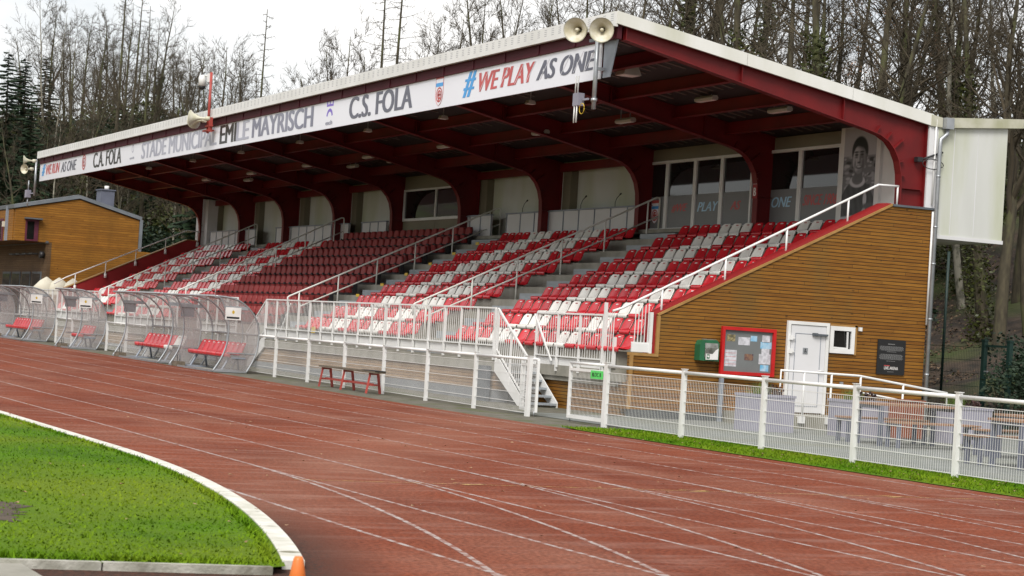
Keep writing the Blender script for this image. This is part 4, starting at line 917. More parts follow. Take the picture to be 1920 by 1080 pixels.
# ================================================================ HORN LOUDSPEAKERS AND MASTS
def horn(mb_out, mb_in, p, d, R, Lh):
    p = Vector(p); d = Vector(d).normalized(); prof = [(0, .12), (.25, .16), (.5, .27), (.75, .52), (.92, .82), (1, 1)]
    mb_out.tube([p+d*Lh*a for a, r in prof], [R*r for a, r in prof], 24, 0, False); mb_out.tube([p+d*Lh*.995, p+d*(Lh+.012)], [R*1.02, R*1.02], 24, 0, False)
    mb_in.tube([p+d*Lh*(a*.98+.02) for a, r in prof], [R*r*.95 for a, r in prof], 24, 0, False)
    mb_in.tube([p+d*Lh*.45, p+d*Lh*.80, p+d*Lh*.86], [R*.10, R*.16, R*.03], 12); mb_out.tube([p-d*.16, p-d*.02, p+d*.02], [.07, .075, .05], 12)
def horn_part(t, p, d, R=.20, Lh=.36):
    a, b = MB(), MB(); horn(a, b, p, d, R, Lh); o = a.build('horn', m_horn, t); b.build('horn_mouth', m_hornin, o)
toCam = lambda p: (CAMP-Vector(p)).normalized()
t = thing('loudspeaker_pole', 'grey pole with two cream horn loudspeakers beside the banner end near the timber wall', 'loudspeaker')
mb = MB(); mb.tube([(12.74, 2.12, 6.20), (12.74, 2.12, 7.66)], .045, 12); mb.box(12.70, 12.78, 2.12, 2.30, 7.0, 7.06); mb.tube([(12.74, 2.12, 6.36), (12.74, 2.12, 6.42)], .065, 12); mb.build('pole', m_gal, t)
d = toCam((12.6, 2, 7.8)); e = Vector((.30, -1, -.05)).normalized()
horn_part(t, Vector((12.93, 2.13, 7.81))+d*.10, d+Vector((-.03, -.08, -.03)), .25, .40); horn_part(t, Vector((12.78, 1.74, 7.78))-d*.05, (d+Vector((-.16, -.36, -.05))), .25, .40)
mb = MB(); mb.box(12.40, 12.75, 2.10, 2.16, 7.60, 7.66); mb.build('bracket', m_dkgrey, t)
mb = MB(); mb.box(12.05, 12.30, 1.98, 2.12, 6.30, 6.56); mb.box(12.30, 12.56, 2.06, 2.1, 6.40, 6.44); mb.build('junction_box', m_planter, t)
for x in (12.11, 12.22):
    mb = MB(); mb.tube([(x, 2.0, 5.95), (x, 2.0, 6.30)], .016, 8); mb.tube([(x, 2.0, 6.56), (x, 2.0, 6.92)], .016, 8); mb.build('antenna', m_white, t)
mb = MB(); mb.tube([(12.45+.11*math.cos(a/12*6.28), 2.0, 6.22+.11*math.sin(a/12*6.28)) for a in range(13)], .008, 6); mb.build('cable_loop', m_yellowp, t)
t = thing('loudspeaker_pole', 'grey pole with two cream horn loudspeakers at the far end of the banner', 'loudspeaker')
mb = MB(); mb.tube([(-40.2, 2.1, 6.2), (-40.2, 2.1, 7.8)], .045, 10); mb.build('pole', m_gal, t)
horn_part(t, (-40.25, 1.95, 7.72), (-.25, -1, .0), .21, .38); horn_part(t, (-40.15, 1.85, 7.35), (.75, -1, -.12), .21, .38)
mb = MB(); mb.box(-41.2, -40.85, 1.9, 2.1, 6.15, 6.48); mb.box(-40.85, -40.2, 2.05, 2.1, 6.3, 6.35); mb.build('junction_box', m_planter, t)
mb = MB(); mb.tube([(-41.0, 2.0, 5.75), (-41.0, 2.0, 6.15)], .03, 8); mb.tube([(-41.0, 2.0, 6.48), (-41.0, 2.0, 6.9)], .03, 8); mb.build('antenna', m_gal, t)
t = thing('camera_mast', 'red roof mast with a white dome camera and two horn loudspeakers', 'mast', (.25, 0, 0))
mb = MB(); mb.tube([(-14.6, 2.05, 7.35), (-14.6, 2.05, 9.32)], .045, 10); mb.box(-15.05, -14.4, 2.0, 2.2, 7.42, 7.47); mb.box(-14.7, -14.2, 1.98, 2.1, 7.55, 7.60); mb.box(-14.32, -14.27, 1.98, 2.1, 7.38, 7.85); mb.build('mast', m_benchred, t)
horn_part(t, (-14.40, 1.9, 7.80), (-.55, -.80, .0), .25, .5); horn_part(t, (-14.75, 1.9, 7.76), (-.95, -.3, .0), .25, .5)
mb = MB(); mb.box(-14.72, -14.60, 1.95, 2.05, 9.0, 9.28); mb.tube([(-14.7, 2.0, 9.2), (-15.0, 1.95, 9.24)], .03, 8); mb.tube([(-15.05, 1.9, 9.26), (-15.05, 1.9, 9.20), (-15.05, 1.9, 8.90)], [.03, .12, .13], 14); cmb = mb.build('camera_body', m_white, t)
mb = MB(); mb.tube([(-15.05, 1.9, 8.90), (-15.05, 1.9, 8.82), (-15.05, 1.9, 8.77)], [.12, .10, .03], 14); mb.build('camera_dome', m_black, t)

# ================================================================ THINGS ON AND AT THE END WALL
t = thing('photo_poster', 'tall black and white poster of a smiling dark-haired footballer with folded arms', 'poster')
X0, X1, Z0p, Z1p, py = 10.605, 11.855, 4.52, 6.72, 9.675
NU, NV_ = 72, 128
def sm_(a, b, v): k = max(0, min(1, (v-a)/(b-a))); return k*k*(3-2*k)
def el(u, v, cu, cv, a, b, soft=.12): r = math.sqrt(((u-cu)/a)**2+((v-cv)/b)**2); return 1-sm_(1-soft, 1+soft, r)
pr = random.Random(3); spots = [(pr.random(), .36+pr.random()*.33, .03+pr.random()*.06, .008+pr.random()*.014, pr.choice((.03, .08, .3, .42))) for _ in range(60)]
def pic(u, v):
    g = .42 if v > .69 else .16
    if .22 < v < .72:
        for a_, b_, c_, d_, e_ in spots: k = el(u, v, a_, b_, c_, d_, .4); g = g*(1-k)+e_*k
    g = g*(1-sm_(.66, .72, v))+.42*sm_(.66, .72, v)
    def put(k, val):
        nonlocal g
        g = g*(1-k)+val*k
    sh = .44-.55*(u-.48)**2-.25*max(0, abs(u-.48)-.36)                       # shoulder line
    body = 1-sm_(sh-.012, sh+.012, v); put(body, .035+.025*math.sin(u*17+v*9)**2)
    put(body*(1-sm_(.07, .09, v+.03*abs(u-.5))), .50)                           # shorts
    put(el(u, v, .73, .235, .055, .075, .15), .50)                              # badge
    put(el(u, v, .86, .17, .20, .030, .4)*body, .085); put(el(u, v, .18, .18, .22, .035, .4)*body, .075)   # folded arms
    put(el(u, v, .72, .09, .075, .055, .3), .40)                                # hand
    put(el(u, v, .47, .425, .245, .062, .12), .52); put(el(u, v, .47, .450, .175, .058, .12), .14)        # collar, throat
    put(1 if abs(u-.49) < .125 and .42 < v < .58 else 0, .12)                   # neck
    put(el(u, v, .51, .735, .255, .155, .08), .018)                             # hair
    f = el(u, v, .50, .655, .205, .145, .10)*(1-sm_(.755, .80, v+.10*(u-.5))); put(f, .17+.26*sm_(.62, .38, u)*1.0+.06*sm_(.55, .75, v))
    put(el(u, v, .715, .665, .03, .04, .3), .14)                                # ear
    for ex in (.405, .575):
        put(el(u, v, ex, .700, .055, .013, .5), .035); put(el(u, v, ex-.005, .728, .070, .009, .5), .02); put(el(u, v, ex, .675, .05, .010, .9), .11)
    put(el(u, v, .515, .655, .022, .045, .8), .12); put(el(u, v, .475, .650, .022, .04, .8), .42); put(el(u, v, .49, .620, .05, .010, .6), .06)
    put(el(u, v, .495, .575, .095, .020, .4)*sm_(.0, .02, .583+.9*(u-.495)**2-v+.012), .04); put(el(u, v, .495, .577, .065, .008, .5), .52)
    put(el(u, v, .37, .60, .02, .045, .9), .12); put(el(u, v, .62, .60, .02, .05, .9), .09); put(el(u, v, .49, .525, .07, .018, .9), .20)
    return max(.012, g)
vs = []; fs = []; cols = []
for j in range(NV_+1):
    for i in range(NU+1):
        u, v = i/NU, j/NV_; vs.append((X0+u*(X1-X0), py, Z0p+v*(Z1p-Z0p))); cols.append(pic(u, v))
for j in range(NV_):
    for i in range(NU): a = j*(NU+1)+i; fs.append((a, a+1, a+NU+2, a+NU+1))
mb = MB(); mb.add(vs, fs)
mp_ = bpy.data.materials.new('poster_print'); mp_.use_nodes = True; at_ = mp_.node_tree.nodes.new('ShaderNodeAttribute'); at_.attribute_name = 'print'; bs = mp_.node_tree.nodes['Principled BSDF']; bs.inputs['Roughness'].default_value = .4
mp_.node_tree.links.new(at_.outputs['Color'], bs.inputs['Base Color'])
po = mb.build('poster_sheet', mp_, t); ca = po.data.color_attributes.new('print', 'FLOAT_COLOR', 'POINT')
for i, g in enumerate(cols): ca.data[i].color = (g*.97, g*.97, g*1.04, 1)
mb = MB(); mb.box(X0, X1, py+.002, py+.012, Z0p, Z1p); mb.build('backing_board', m_ph[3], t)
t = thing('notice_board', 'glazed notice board in a bright red frame pinned with papers', 'notice board')
by0, by1, bz0, bz1, bx = 4.99, 6.29, .98, 1.97, 13.50
mb = MB(); mb.box(bx, bx+.07, by0, by1, bz1-.07, bz1); mb.box(bx, bx+.07, by0, by1, bz0, bz0+.07); mb.box(bx, bx+.07, by0, by0+.07, bz0+.07, bz1-.07); mb.box(bx, bx+.07, by1-.07, by1, bz0+.07, bz1-.07); mb.build('frame', M('board_red', (.50, .012, .012), .35), t)
mb = MB(); mb.box(bx-.01, bx+.02, by0+.07, by1-.07, bz0+.07, bz1-.07); mb.build('backboard', m_cork, t)
m_paper = M('paper_white', (.58, .58, .62), .6, c2=(.42, .42, .45), scale=14, lo=.4, hi=.6); m_paperb = M('paper_blue', (.12, .38, .60), .6, c2=(.40, .55, .66), scale=9); m_papery = M('paper_tan', (.33, .27, .13), .6, c2=(.10, .09, .05), scale=22, lo=.4, hi=.6); m_paperd = M('photo_dark', (.06, .03, .05), .5, c2=(.25, .14, .08), scale=18)
for u, v, a, b, mt in ((.04, .74, .18, .17, m_papery), (.29, .66, .25, .20, m_paper), (.55, .77, .14, .14, m_paperb), (.80, .76, .17, .18, m_paper), (.77, .60, .25, .17, m_paperb), (.80, .46, .17, .14, m_paper), (.75, .20, .25, .26, m_paper), (.79, .02, .18, .16, m_paperb), (.02, .10, .25, .42, m_paper), (.44, .28, .19, .16, m_paperd)):
    yy0, zz0 = by0+.09+u*(by1-by0-.18), bz0+.09+v*(bz1-bz0-.18); mb = MB(); yy1, zz1 = yy0+a*(by1-by0-.18), zz0+b*(bz1-bz0-.18); yy1 = min(yy1, by1-.08)
    mb.box(bx+.0202, bx+.0225, yy0, yy1, zz0, zz1); mb.build('pinned_paper', mt, t)
for q in range(4): mb = MB(); yy = by0+.12; zz = bz0+.22+q*.075; mb.box(bx+.0228, bx+.0235, yy, yy+.26, zz, zz+.006); mb.build('ruled_line', m_lred, t)
mb = MB(); mb.box(bx-.02, bx+.05, 5.02, 5.10, 0, bz0); mb.build('leg', m_greypost, t)
mb = MB(); mb.box(13.41, bx-.01, 5.05, 5.12, 1.3, 1.36); mb.box(13.41, bx-.01, 6.15, 6.22, 1.3, 1.36); mb.build('bracket', m_greypost, t)
t = thing('defibrillator_box', 'green and silver defibrillator box with white instruction label on the timber wall', 'defibrillator')
mb = MB(); mb.prism([(4.45, 1.24), (4.56, 1.235), (4.56, 1.66), (4.50, 1.65), (4.45, 1.56)], 0, 13.402, 13.62); mb.prism([(4.56, 1.235), (4.92, 1.235), (4.92, 1.60), (4.86, 1.67), (4.56, 1.66)], 0, 13.402, 13.59); mb.build('case', m_green, t)
mb = MB(); P = [(13.595, 1.30), (13.605, 1.50), (13.59, 1.60), (13.54, 1.67), (13.43, 1.685)]; mb.strip([(a, b) for a, b in P], 1, 4.58, 4.89, .014); mb.build('lid', m_chrome, t)
mb = MB(); mb.prism([(4.60, 1.26), (4.89, 1.27), (4.89, 1.50), (4.83, 1.46), (4.76, 1.38), (4.60, 1.38)], 0, 13.608, 13.612); mb.build('label', m_plate, t)
mb = MB(); mb.box(13.612, 13.614, 4.62, 4.69, 1.28, 1.37); mb.box(13.6205, 13.622, 4.47, 4.53, 1.36, 1.44); mb.build('symbol', m_green, t); mb = MB(); mb.prism([(4.655, 1.30), (4.685, 1.335), (4.67, 1.35), (4.655, 1.34), (4.64, 1.35), (4.625, 1.335)], 0, 13.6145, 13.6155); mb.build('heart', m_plate, t)
t = thing('info_sign', 'black information board with small white text reading LIVE ARENA', 'sign')
mb = MB(); mb.box(13.412, 13.432, 8.93, 9.65, 1.17, 1.92); mb.build('board', M('sign_black', (.012, .012, .013), .5), t)
def stext(s, y0, y1, z0, z1, mat=m_plate, bold=0): mb = MB(); text_mb(mb, s, y0, y1, 13.4335, z0, z1, bold=bold, plane='yz'); mb.build('lettering', mat, t)
stext('LIVE ARENA', 9.12, 9.48, 1.28, 1.345, bold=.008); stext('...', 9.13, 9.25, 1.355, 1.372, m_lred, .06)
mb = MB()
for i, z in enumerate([1.82, 1.77, 1.75, 1.73, 1.71, 1.69, 1.66, 1.60, 1.58, 1.56, 1.54, 1.52, 1.50, 1.46, 1.23]):
    wd = (.10, .29, .31, .30, .31, .27, .12, .27, .30, .31, .30, .31, .28, .12, .08)[i]; q = 9.29-wd
    while q < 9.29+wd-.02: 
        ww = .02+rnd.random()*.04; mb.box(13.4325, 13.4335, q, min(q+ww, 9.29+wd), z, z+(.012 if i == 0 else .007)); q += ww+.009
o = mb.build('small_print', M('sign_print', (.30, .30, .30), .5), t); o['kind'] = 'stuff'
# microphones of the press seats
for i, x in enumerate((-6.6, -5.2, -2.7, -.6)):
    t = thing('microphone', f'thin gooseneck microphone above the long parapet, {ordw(4-i)} from the club room', 'microphone', (x, 9.75, 5.2), group='gooseneck microphones'); mb = MB(); mb.tube([(0, 0, -.5), (0, 0, .15), (.10, 0, .28), (.26, 0, .36)], .010, 6); mb.build('neck', m_black, t); mb = MB(); mb.tube([(.26, 0, .36), (.32, 0, .39)], .022, 8); mb.build('head', m_black, t)
# overhead cable from the last frame up into the wood
t = thing('overhead_cable', 'black cable slanting from the red end frame up into the trees', 'cable')
mb = MB(); a = Vector((13.40, 9.80, 5.85)); b = on(1925, 168, 1, 22.0); pts = []
for i in range(25): f = i/24; pts.append(a.lerp(b, f)-Vector((0, 0, .25*math.sin(math.pi*f))))
mb.tube(pts, .011, 6); mb.build('wire', m_black, t)
mb = MB(); mb.tube([(13.48, 9.75+.3+.28*math.cos(q/14*6.28), 5.75+.12*math.sin(q/14*6.28)+.04*q/14) for q in range(14)], .010, 6); mb.tube([(13.42, 9.78, 5.85), (13.45, 10.1, 5.98), (13.46, 10.3, 6.05)], .022, 8); mb.box(13.32, 13.45, 9.66, 9.80, 5.80, 5.90); mb.build('cable_loop', m_black, t)

# ================================================================ FORECOURT
t = thing('access_ramp', 'concrete ramp with white tube railing in front of the white door', 'ramp')
mb = MB(); mb.prism([(5.2, 0), (5.2, .24), (7.8, .24), (11.2, .01), (11.2, 0)], 0, 13.42, 15.25); mb.build('ramp_slab', m_conc, t)
mb = MB(); mb.tube([(15.3, 5.35, .25), (15.3, 5.35, 1.15), (15.3, 7.2, 1.13), (15.3, 9.4, .88), (15.3, 9.4, .1)], .024, 8); mb.tube([(15.3, 7.25, .80), (15.3, 9.3, .56)], .018, 8); mb.build('railing', m_white, t)
for y, z in ((5.9, 1.13), (6.55, 1.13), (7.25, 1.12), (8.3, 1.0)): mb = MB(); mb.tube([(15.3, y, .15), (15.3, y, z)], .022, 8); mb.box(15.2, 15.32, y-.07, y+.07, .12, .26); mb.build('post', m_white, t)
def foliage(mb, c, rad, n, s, r=rnd, m=0, shell=.55):
    for _ in range(n):
        while True:
            v = Vector((r.uniform(-1, 1), r.uniform(-1, 1), r.uniform(-1, 1)))
            if shell*shell < v.length_squared < 1 or (v.length_squared < 1 and r.random() < .35): break
        p = Vector((c[0]+v.x*rad[0], c[1]+v.y*rad[1], c[2]+v.z*rad[2])); a = Vector((r.gauss(0, 1), r.gauss(0, 1), r.gauss(0, .7))).normalized(); b = a.cross(Vector((r.gauss(0, 1), r.gauss(0, 1), r.gauss(0, 1)))).normalized(); q = s*r.uniform(.6, 1.3)
        mb.add([p-a*q, p+b*q*.55, p+a*q, p-b*q*.55], [(0, 1, 2, 3)], m)
for x, y, lab in ((16.85, 4.05, 'left of the door ramp'), (17.6, 5.65, 'in front of the white door'), (18.4, 7.45, 'behind the red brown slatted bin'), (20.4, 9.6, 'by the far tables')):
    t = thing('planter', f'tall grey lilac planter {lab} with grass and purple plants', 'planter', (x, y, 0), group='planters on the forecourt')
    mb = MB(); w2, l2, h = .29, .48, .70
    mb.box(-w2, w2, -l2, l2, 0, h-.05); mb.box(-w2-.015, w2+.015, -l2-.015, -l2+.03, h-.049, h); mb.box(-w2-.015, w2+.015, l2-.03, l2+.015, h-.049, h); mb.box(-w2-.015, -w2+.03, -l2+.031, l2-.031, h-.049, h); mb.box(w2-.03, w2+.015, -l2+.031, l2-.031, h-.049, h); mb.build('tub', m_planter, t)
    mb = MB(); mb.box(-w2+.03, w2-.03, -l2+.03, l2-.03, h-.049, h-.02); mb.build('soil', m_soil, t)
    mb = MB()
    for i in range(130):
        a = rnd.random()*6.28; x_, y_ = rnd.gauss(0, .06), -.15+rnd.gauss(0, .10); l_ = .12+rnd.random()*.16; b = .05+rnd.random()*.12; mb.add([(x_-.006, y_, h-.03), (x_+.006, y_, h-.03), (x_+math.cos(a)*b, y_+math.sin(a)*b, h+l_)], [(0, 1, 2)])
    mb.build('grass_plant', m_plant, t)
    mb = MB(); foliage(mb, (0, .18, h+.06), (.16, .22, .13), 260, .03); mb.build('purple_plant', m_plantd, t)
t = thing('litter_bin', 'rust red slatted wooden bin between two planters', 'bin', (18.15, 6.35, 0))
for i in range(7): mb = MB(); mb.box(.17, .20, -.26+i*.075, -.20+i*.075, .06, .74); mb.build('slat', m_corten, t)
mb = MB(); mb.box(-.2, .17, -.26, .26, .04, .72); mb.box(-.22, .22, -.28, .28, .745, .77); mb.build('bin_body', m_corten, t)
def table(x, y, lab, ln=1.8):
    t = thing('picnic_table', f'{lab}, wooden top on grey legs', 'table', (x, y, 0), group='tables on the forecourt'); mb = MB()
    for i in range(5): mb.box(-.36+i*.146, -.36+i*.146+.136, -ln/2, ln/2, .70, .735)
    mb.build('tabletop', m_slat, t)
    for s in (-1, 1):
        mb = MB(); yy = s*(ln/2-.10); mb.box(-.36, -.30, yy-.04, yy+.04, 0, .70); mb.box(.30, .36, yy-.04, yy+.04, 0, .70); mb.box(-.30, .30, yy-.04, yy+.04, .64, .699); mb.build('leg_frame', m_leg, t)
def bench(x, y, lab, ln=1.8):
    t = thing('picnic_bench', f'{lab}, wooden with grey legs', 'bench', (x, y, 0), group='benches on the forecourt'); mb = MB()
    for i in range(3): mb.box(-.18+i*.125, -.18+i*.125+.115, -ln/2, ln/2, .42, .45)
    mb.build('seat', m_slat, t)
    for s in (-1, 1):
        mb = MB(); yy = s*(ln/2-.08); mb.box(-.18, -.13, yy-.035, yy+.035, 0, .42); mb.box(.13, .18, yy-.035, yy+.035, 0, .42); mb.box(-.13, .13, yy-.035, yy+.035, .37, .419); mb.build('leg_frame', m_leg, t)
table(20.2, 4.9, 'forecourt table in front of the rust red bin'); bench(20.95, 4.9, 'forecourt bench before the table by the rust red bin'); bench(19.45, 4.9, 'forecourt bench behind the table by the rust red bin')
table(23.2, 5.6, 'forecourt table near the right picture edge, farther back'); bench(23.95, 5.6, 'forecourt bench before the table at the right edge'); bench(22.45, 5.6, 'forecourt bench behind the table at the right edge')
table(25.6, 3.6, 'forecourt table nearest the fence at the right picture edge'); bench(26.35, 3.6, 'forecourt bench nearest the fence at the right picture edge'); bench(24.85, 3.6, 'forecourt bench behind the table nearest the fence')

# ================================================================ CLUBHOUSE AT THE FAR END
ch = thing('clubhouse', 'two storey clubhouse clad in golden timber with grey roof edges and a chimney', 'building')
cx = -46.0
mb = MB(); mb.prism([(4.25, 3.9), (4.25, 4.40), (2.55, 4.40), (2.55, 5.86), (5.44, 6.52), (8.35, 5.76), (8.35, 3.9)], 0, cx-14, cx); mb.build('gable_wall', m_timberc, ch)
mb = MB(); mb.prism([(4.22, -.2), (4.22, 4.44), (12.5, 4.15), (12.5, -.2)], 0, cx-8, cx+.35); mb.build('lower_wall', m_timberc, ch)
mb = MB(); mb.box(cx-14, cx+.34, 4.05, 4.215, -.2, 4.40); mb.build('front_wall', m_timberb, ch)
mb = MB(); mb.box(cx-14, cx-.3, 2.5, 2.545, 4.4, 5.85); mb.build('upper_front_wall', m_timberc, ch)
mb = MB(); mb.strip([(2.45, 5.88), (5.44, 6.56), (8.42, 5.78)], 0, cx-14.2, cx+.08, .16); mb.box(cx-.18, cx+.09, 8.36, 8.5, 4.2, 5.80); mb.build('roof_edge', m_dkgrey if False else M('slate_grey_metal', (.17, .19, .21), .5), ch)
mb = MB(); mb.strip([(2.5, 6.05), (5.42, 6.725)], 0, cx-14, cx-.05, .02); mb.build('roof', m_gal, ch)
mb = MB(); mb.box(cx-1.6, cx-1.38, 2.40, 2.55, 4.4, 6.0); mb.build('downpipe', m_greypost, ch)
mb = MB(); mb.box(cx-14, cx+.4, 4.0, 4.05, 4.36, 4.46); mb.build('parapet_edge', m_dkgrey, ch)
mb = MB(); mb.box(cx-2.6, cx-1.7, 6.85, 7.5, 5.9, 7.15); mb.box(cx-2.65, cx-1.65, 6.8, 7.55, 7.15, 7.2); chim = mb.build('chimney', M('chimney_slate', (.115, .125, .165), .6), ch); mb = MB(); mb.tube([(cx-2.1, 7.2, 7.2), (cx-2.1, 7.2, 7.38)], .11, 10); mb.build('chimney_pot', m_plate, chim)
m_plum = M('plum_frame', (.10, .015, .035), .5)
mb = MB(); mb.box(cx+.0, cx+.05, 3.02, 3.62, 4.42, 5.42); fo = mb.build('window', m_plum, ch); mb = MB(); mb.box(cx+.05, cx+.06, 3.10, 3.42, 4.5, 5.32); mb.build('pane', m_glass, fo); mb = MB(); mb.box(cx, cx+.28, 2.95, 3.75, 5.42, 5.48); mb.build('hood', m_dkgrey, fo)
mb = MB(); mb.box(cx-5, cx-2.4, 2.46, 2.5, 4.4, 5.45); fo = mb.build('window', m_plum, ch); mb = MB(); mb.box(cx-4.8, cx-2.7, 2.45, 2.459, 4.5, 5.35); mb.build('pane', m_glass, fo)
for i in range(4):
    a = cx-.6-i*2.3; mb = MB(); mb.box(a-1.9, a, 4.0, 4.049, .1, 3.05); fo = mb.build('glass_door', m_dkgrey, ch); mb = MB(); mb.box(a-1.8, a-.1, 3.985, 3.999, .2, 2.95); mb.build('pane', m_glass, fo)
for i in range(4): a = cx-1.6-i*1.5; mb = MB(); mb.box(a-.8, a, 3.75, 4.05, 3.86, 3.92); mb.build('wall_lamp', m_dkgrey, ch)
mb = MB(); mb.tube([(cx-.2, 4.0, 3.82), (cx-.2, 3.8, 3.82)], .16, 14); mb.build('loudspeaker', m_black, ch)
mb = MB(); mb.box(cx-2.2, cx-1.9, 2.38, 2.5, 5.05, 5.3); mb.build('alarm_box', m_yellowp if False else m_tent, ch)
for i, (px, sc_) in enumerate(((86, 1.0), (110, .95), (136, .9))):
    p = on(px, 545, 0, -43.4+i*.3); t = thing('canvas_pavilion', f'cream canvas pavilion top behind the far balustrade, {ordw(i+1)} from the clubhouse doors', 'tent', (p.x, p.y, 0), group='cream canvas pavilions')
    mb = MB(); n = 12; z = (2.0, 2.30, 2.60, 2.78); rr = (.55*sc_, .58*sc_, .30*sc_, .03)
    vs = [(rr[k]*math.cos(a/n*6.283), rr[k]*math.sin(a/n*6.283), z[k]) for k in range(4) for a in range(n)]; mb.add(vs, [(k*n+j, k*n+(j+1) % n, (k+1)*n+(j+1) % n, (k+1)*n+j) for k in range(3) for j in range(n)], 0, True); mb.build('canopy', m_tent, t)
    mb = MB(); mb.tube([(0, 0, 0), (0, 0, 2.3)], .04, 8); mb.build('pole', m_white, t)
# dark green gate and fence post in the wood edge
t = thing('garden_gate', 'dark green mesh gate with two posts at the foot of the wooded bank', 'gate', (12.4, 12.9, 0))
for x in (-.45, .45): mb = MB(); mb.box(x-.05, x+.05, -.05, .05, 0, 2.05); mb.box(x-.06, x+.06, -.06, .06, 2.05, 2.09); mb.build('post', m_darkgreen, t)
mb = MB(); wire_panel(mb, -.4, .4, 0, .1, 1.95, lambda x: 0, 5, .06); mb.box(-.4, .4, -.02, .02, 1.92, 1.97); mb.build('gate_leaf', m_darkgreen, t); mb = MB(); mb.box(-.36, -.24, -.06, -.02, 1.35, 1.38); mb.build('handle', m_gal, t)
t = thing('garden_fence', 'dark green mesh fence running from the dark green gate to the stand', 'fence', (0, 12.9, 0)); mb = MB(); wire_panel(mb, 9.6, 11.9, 0, .1, 1.9, lambda x: 0, 7, .06); mb.build('mesh_panel', m_darkgreen, t); mb = MB(); mb.box(9.55, 9.62, -.03, .03, 0, 2.0); mb.build('post', m_darkgreen, t)
t = thing('fence_post', 'tall thin dark green post on the bank behind the downpipe', 'post', (7.6, 15.0, 0)); mb = MB(); mb.tube([(0, 0, .6), (0, 0, 4.3)], .035, 8); mb.build('shaft', m_darkgreen, t)
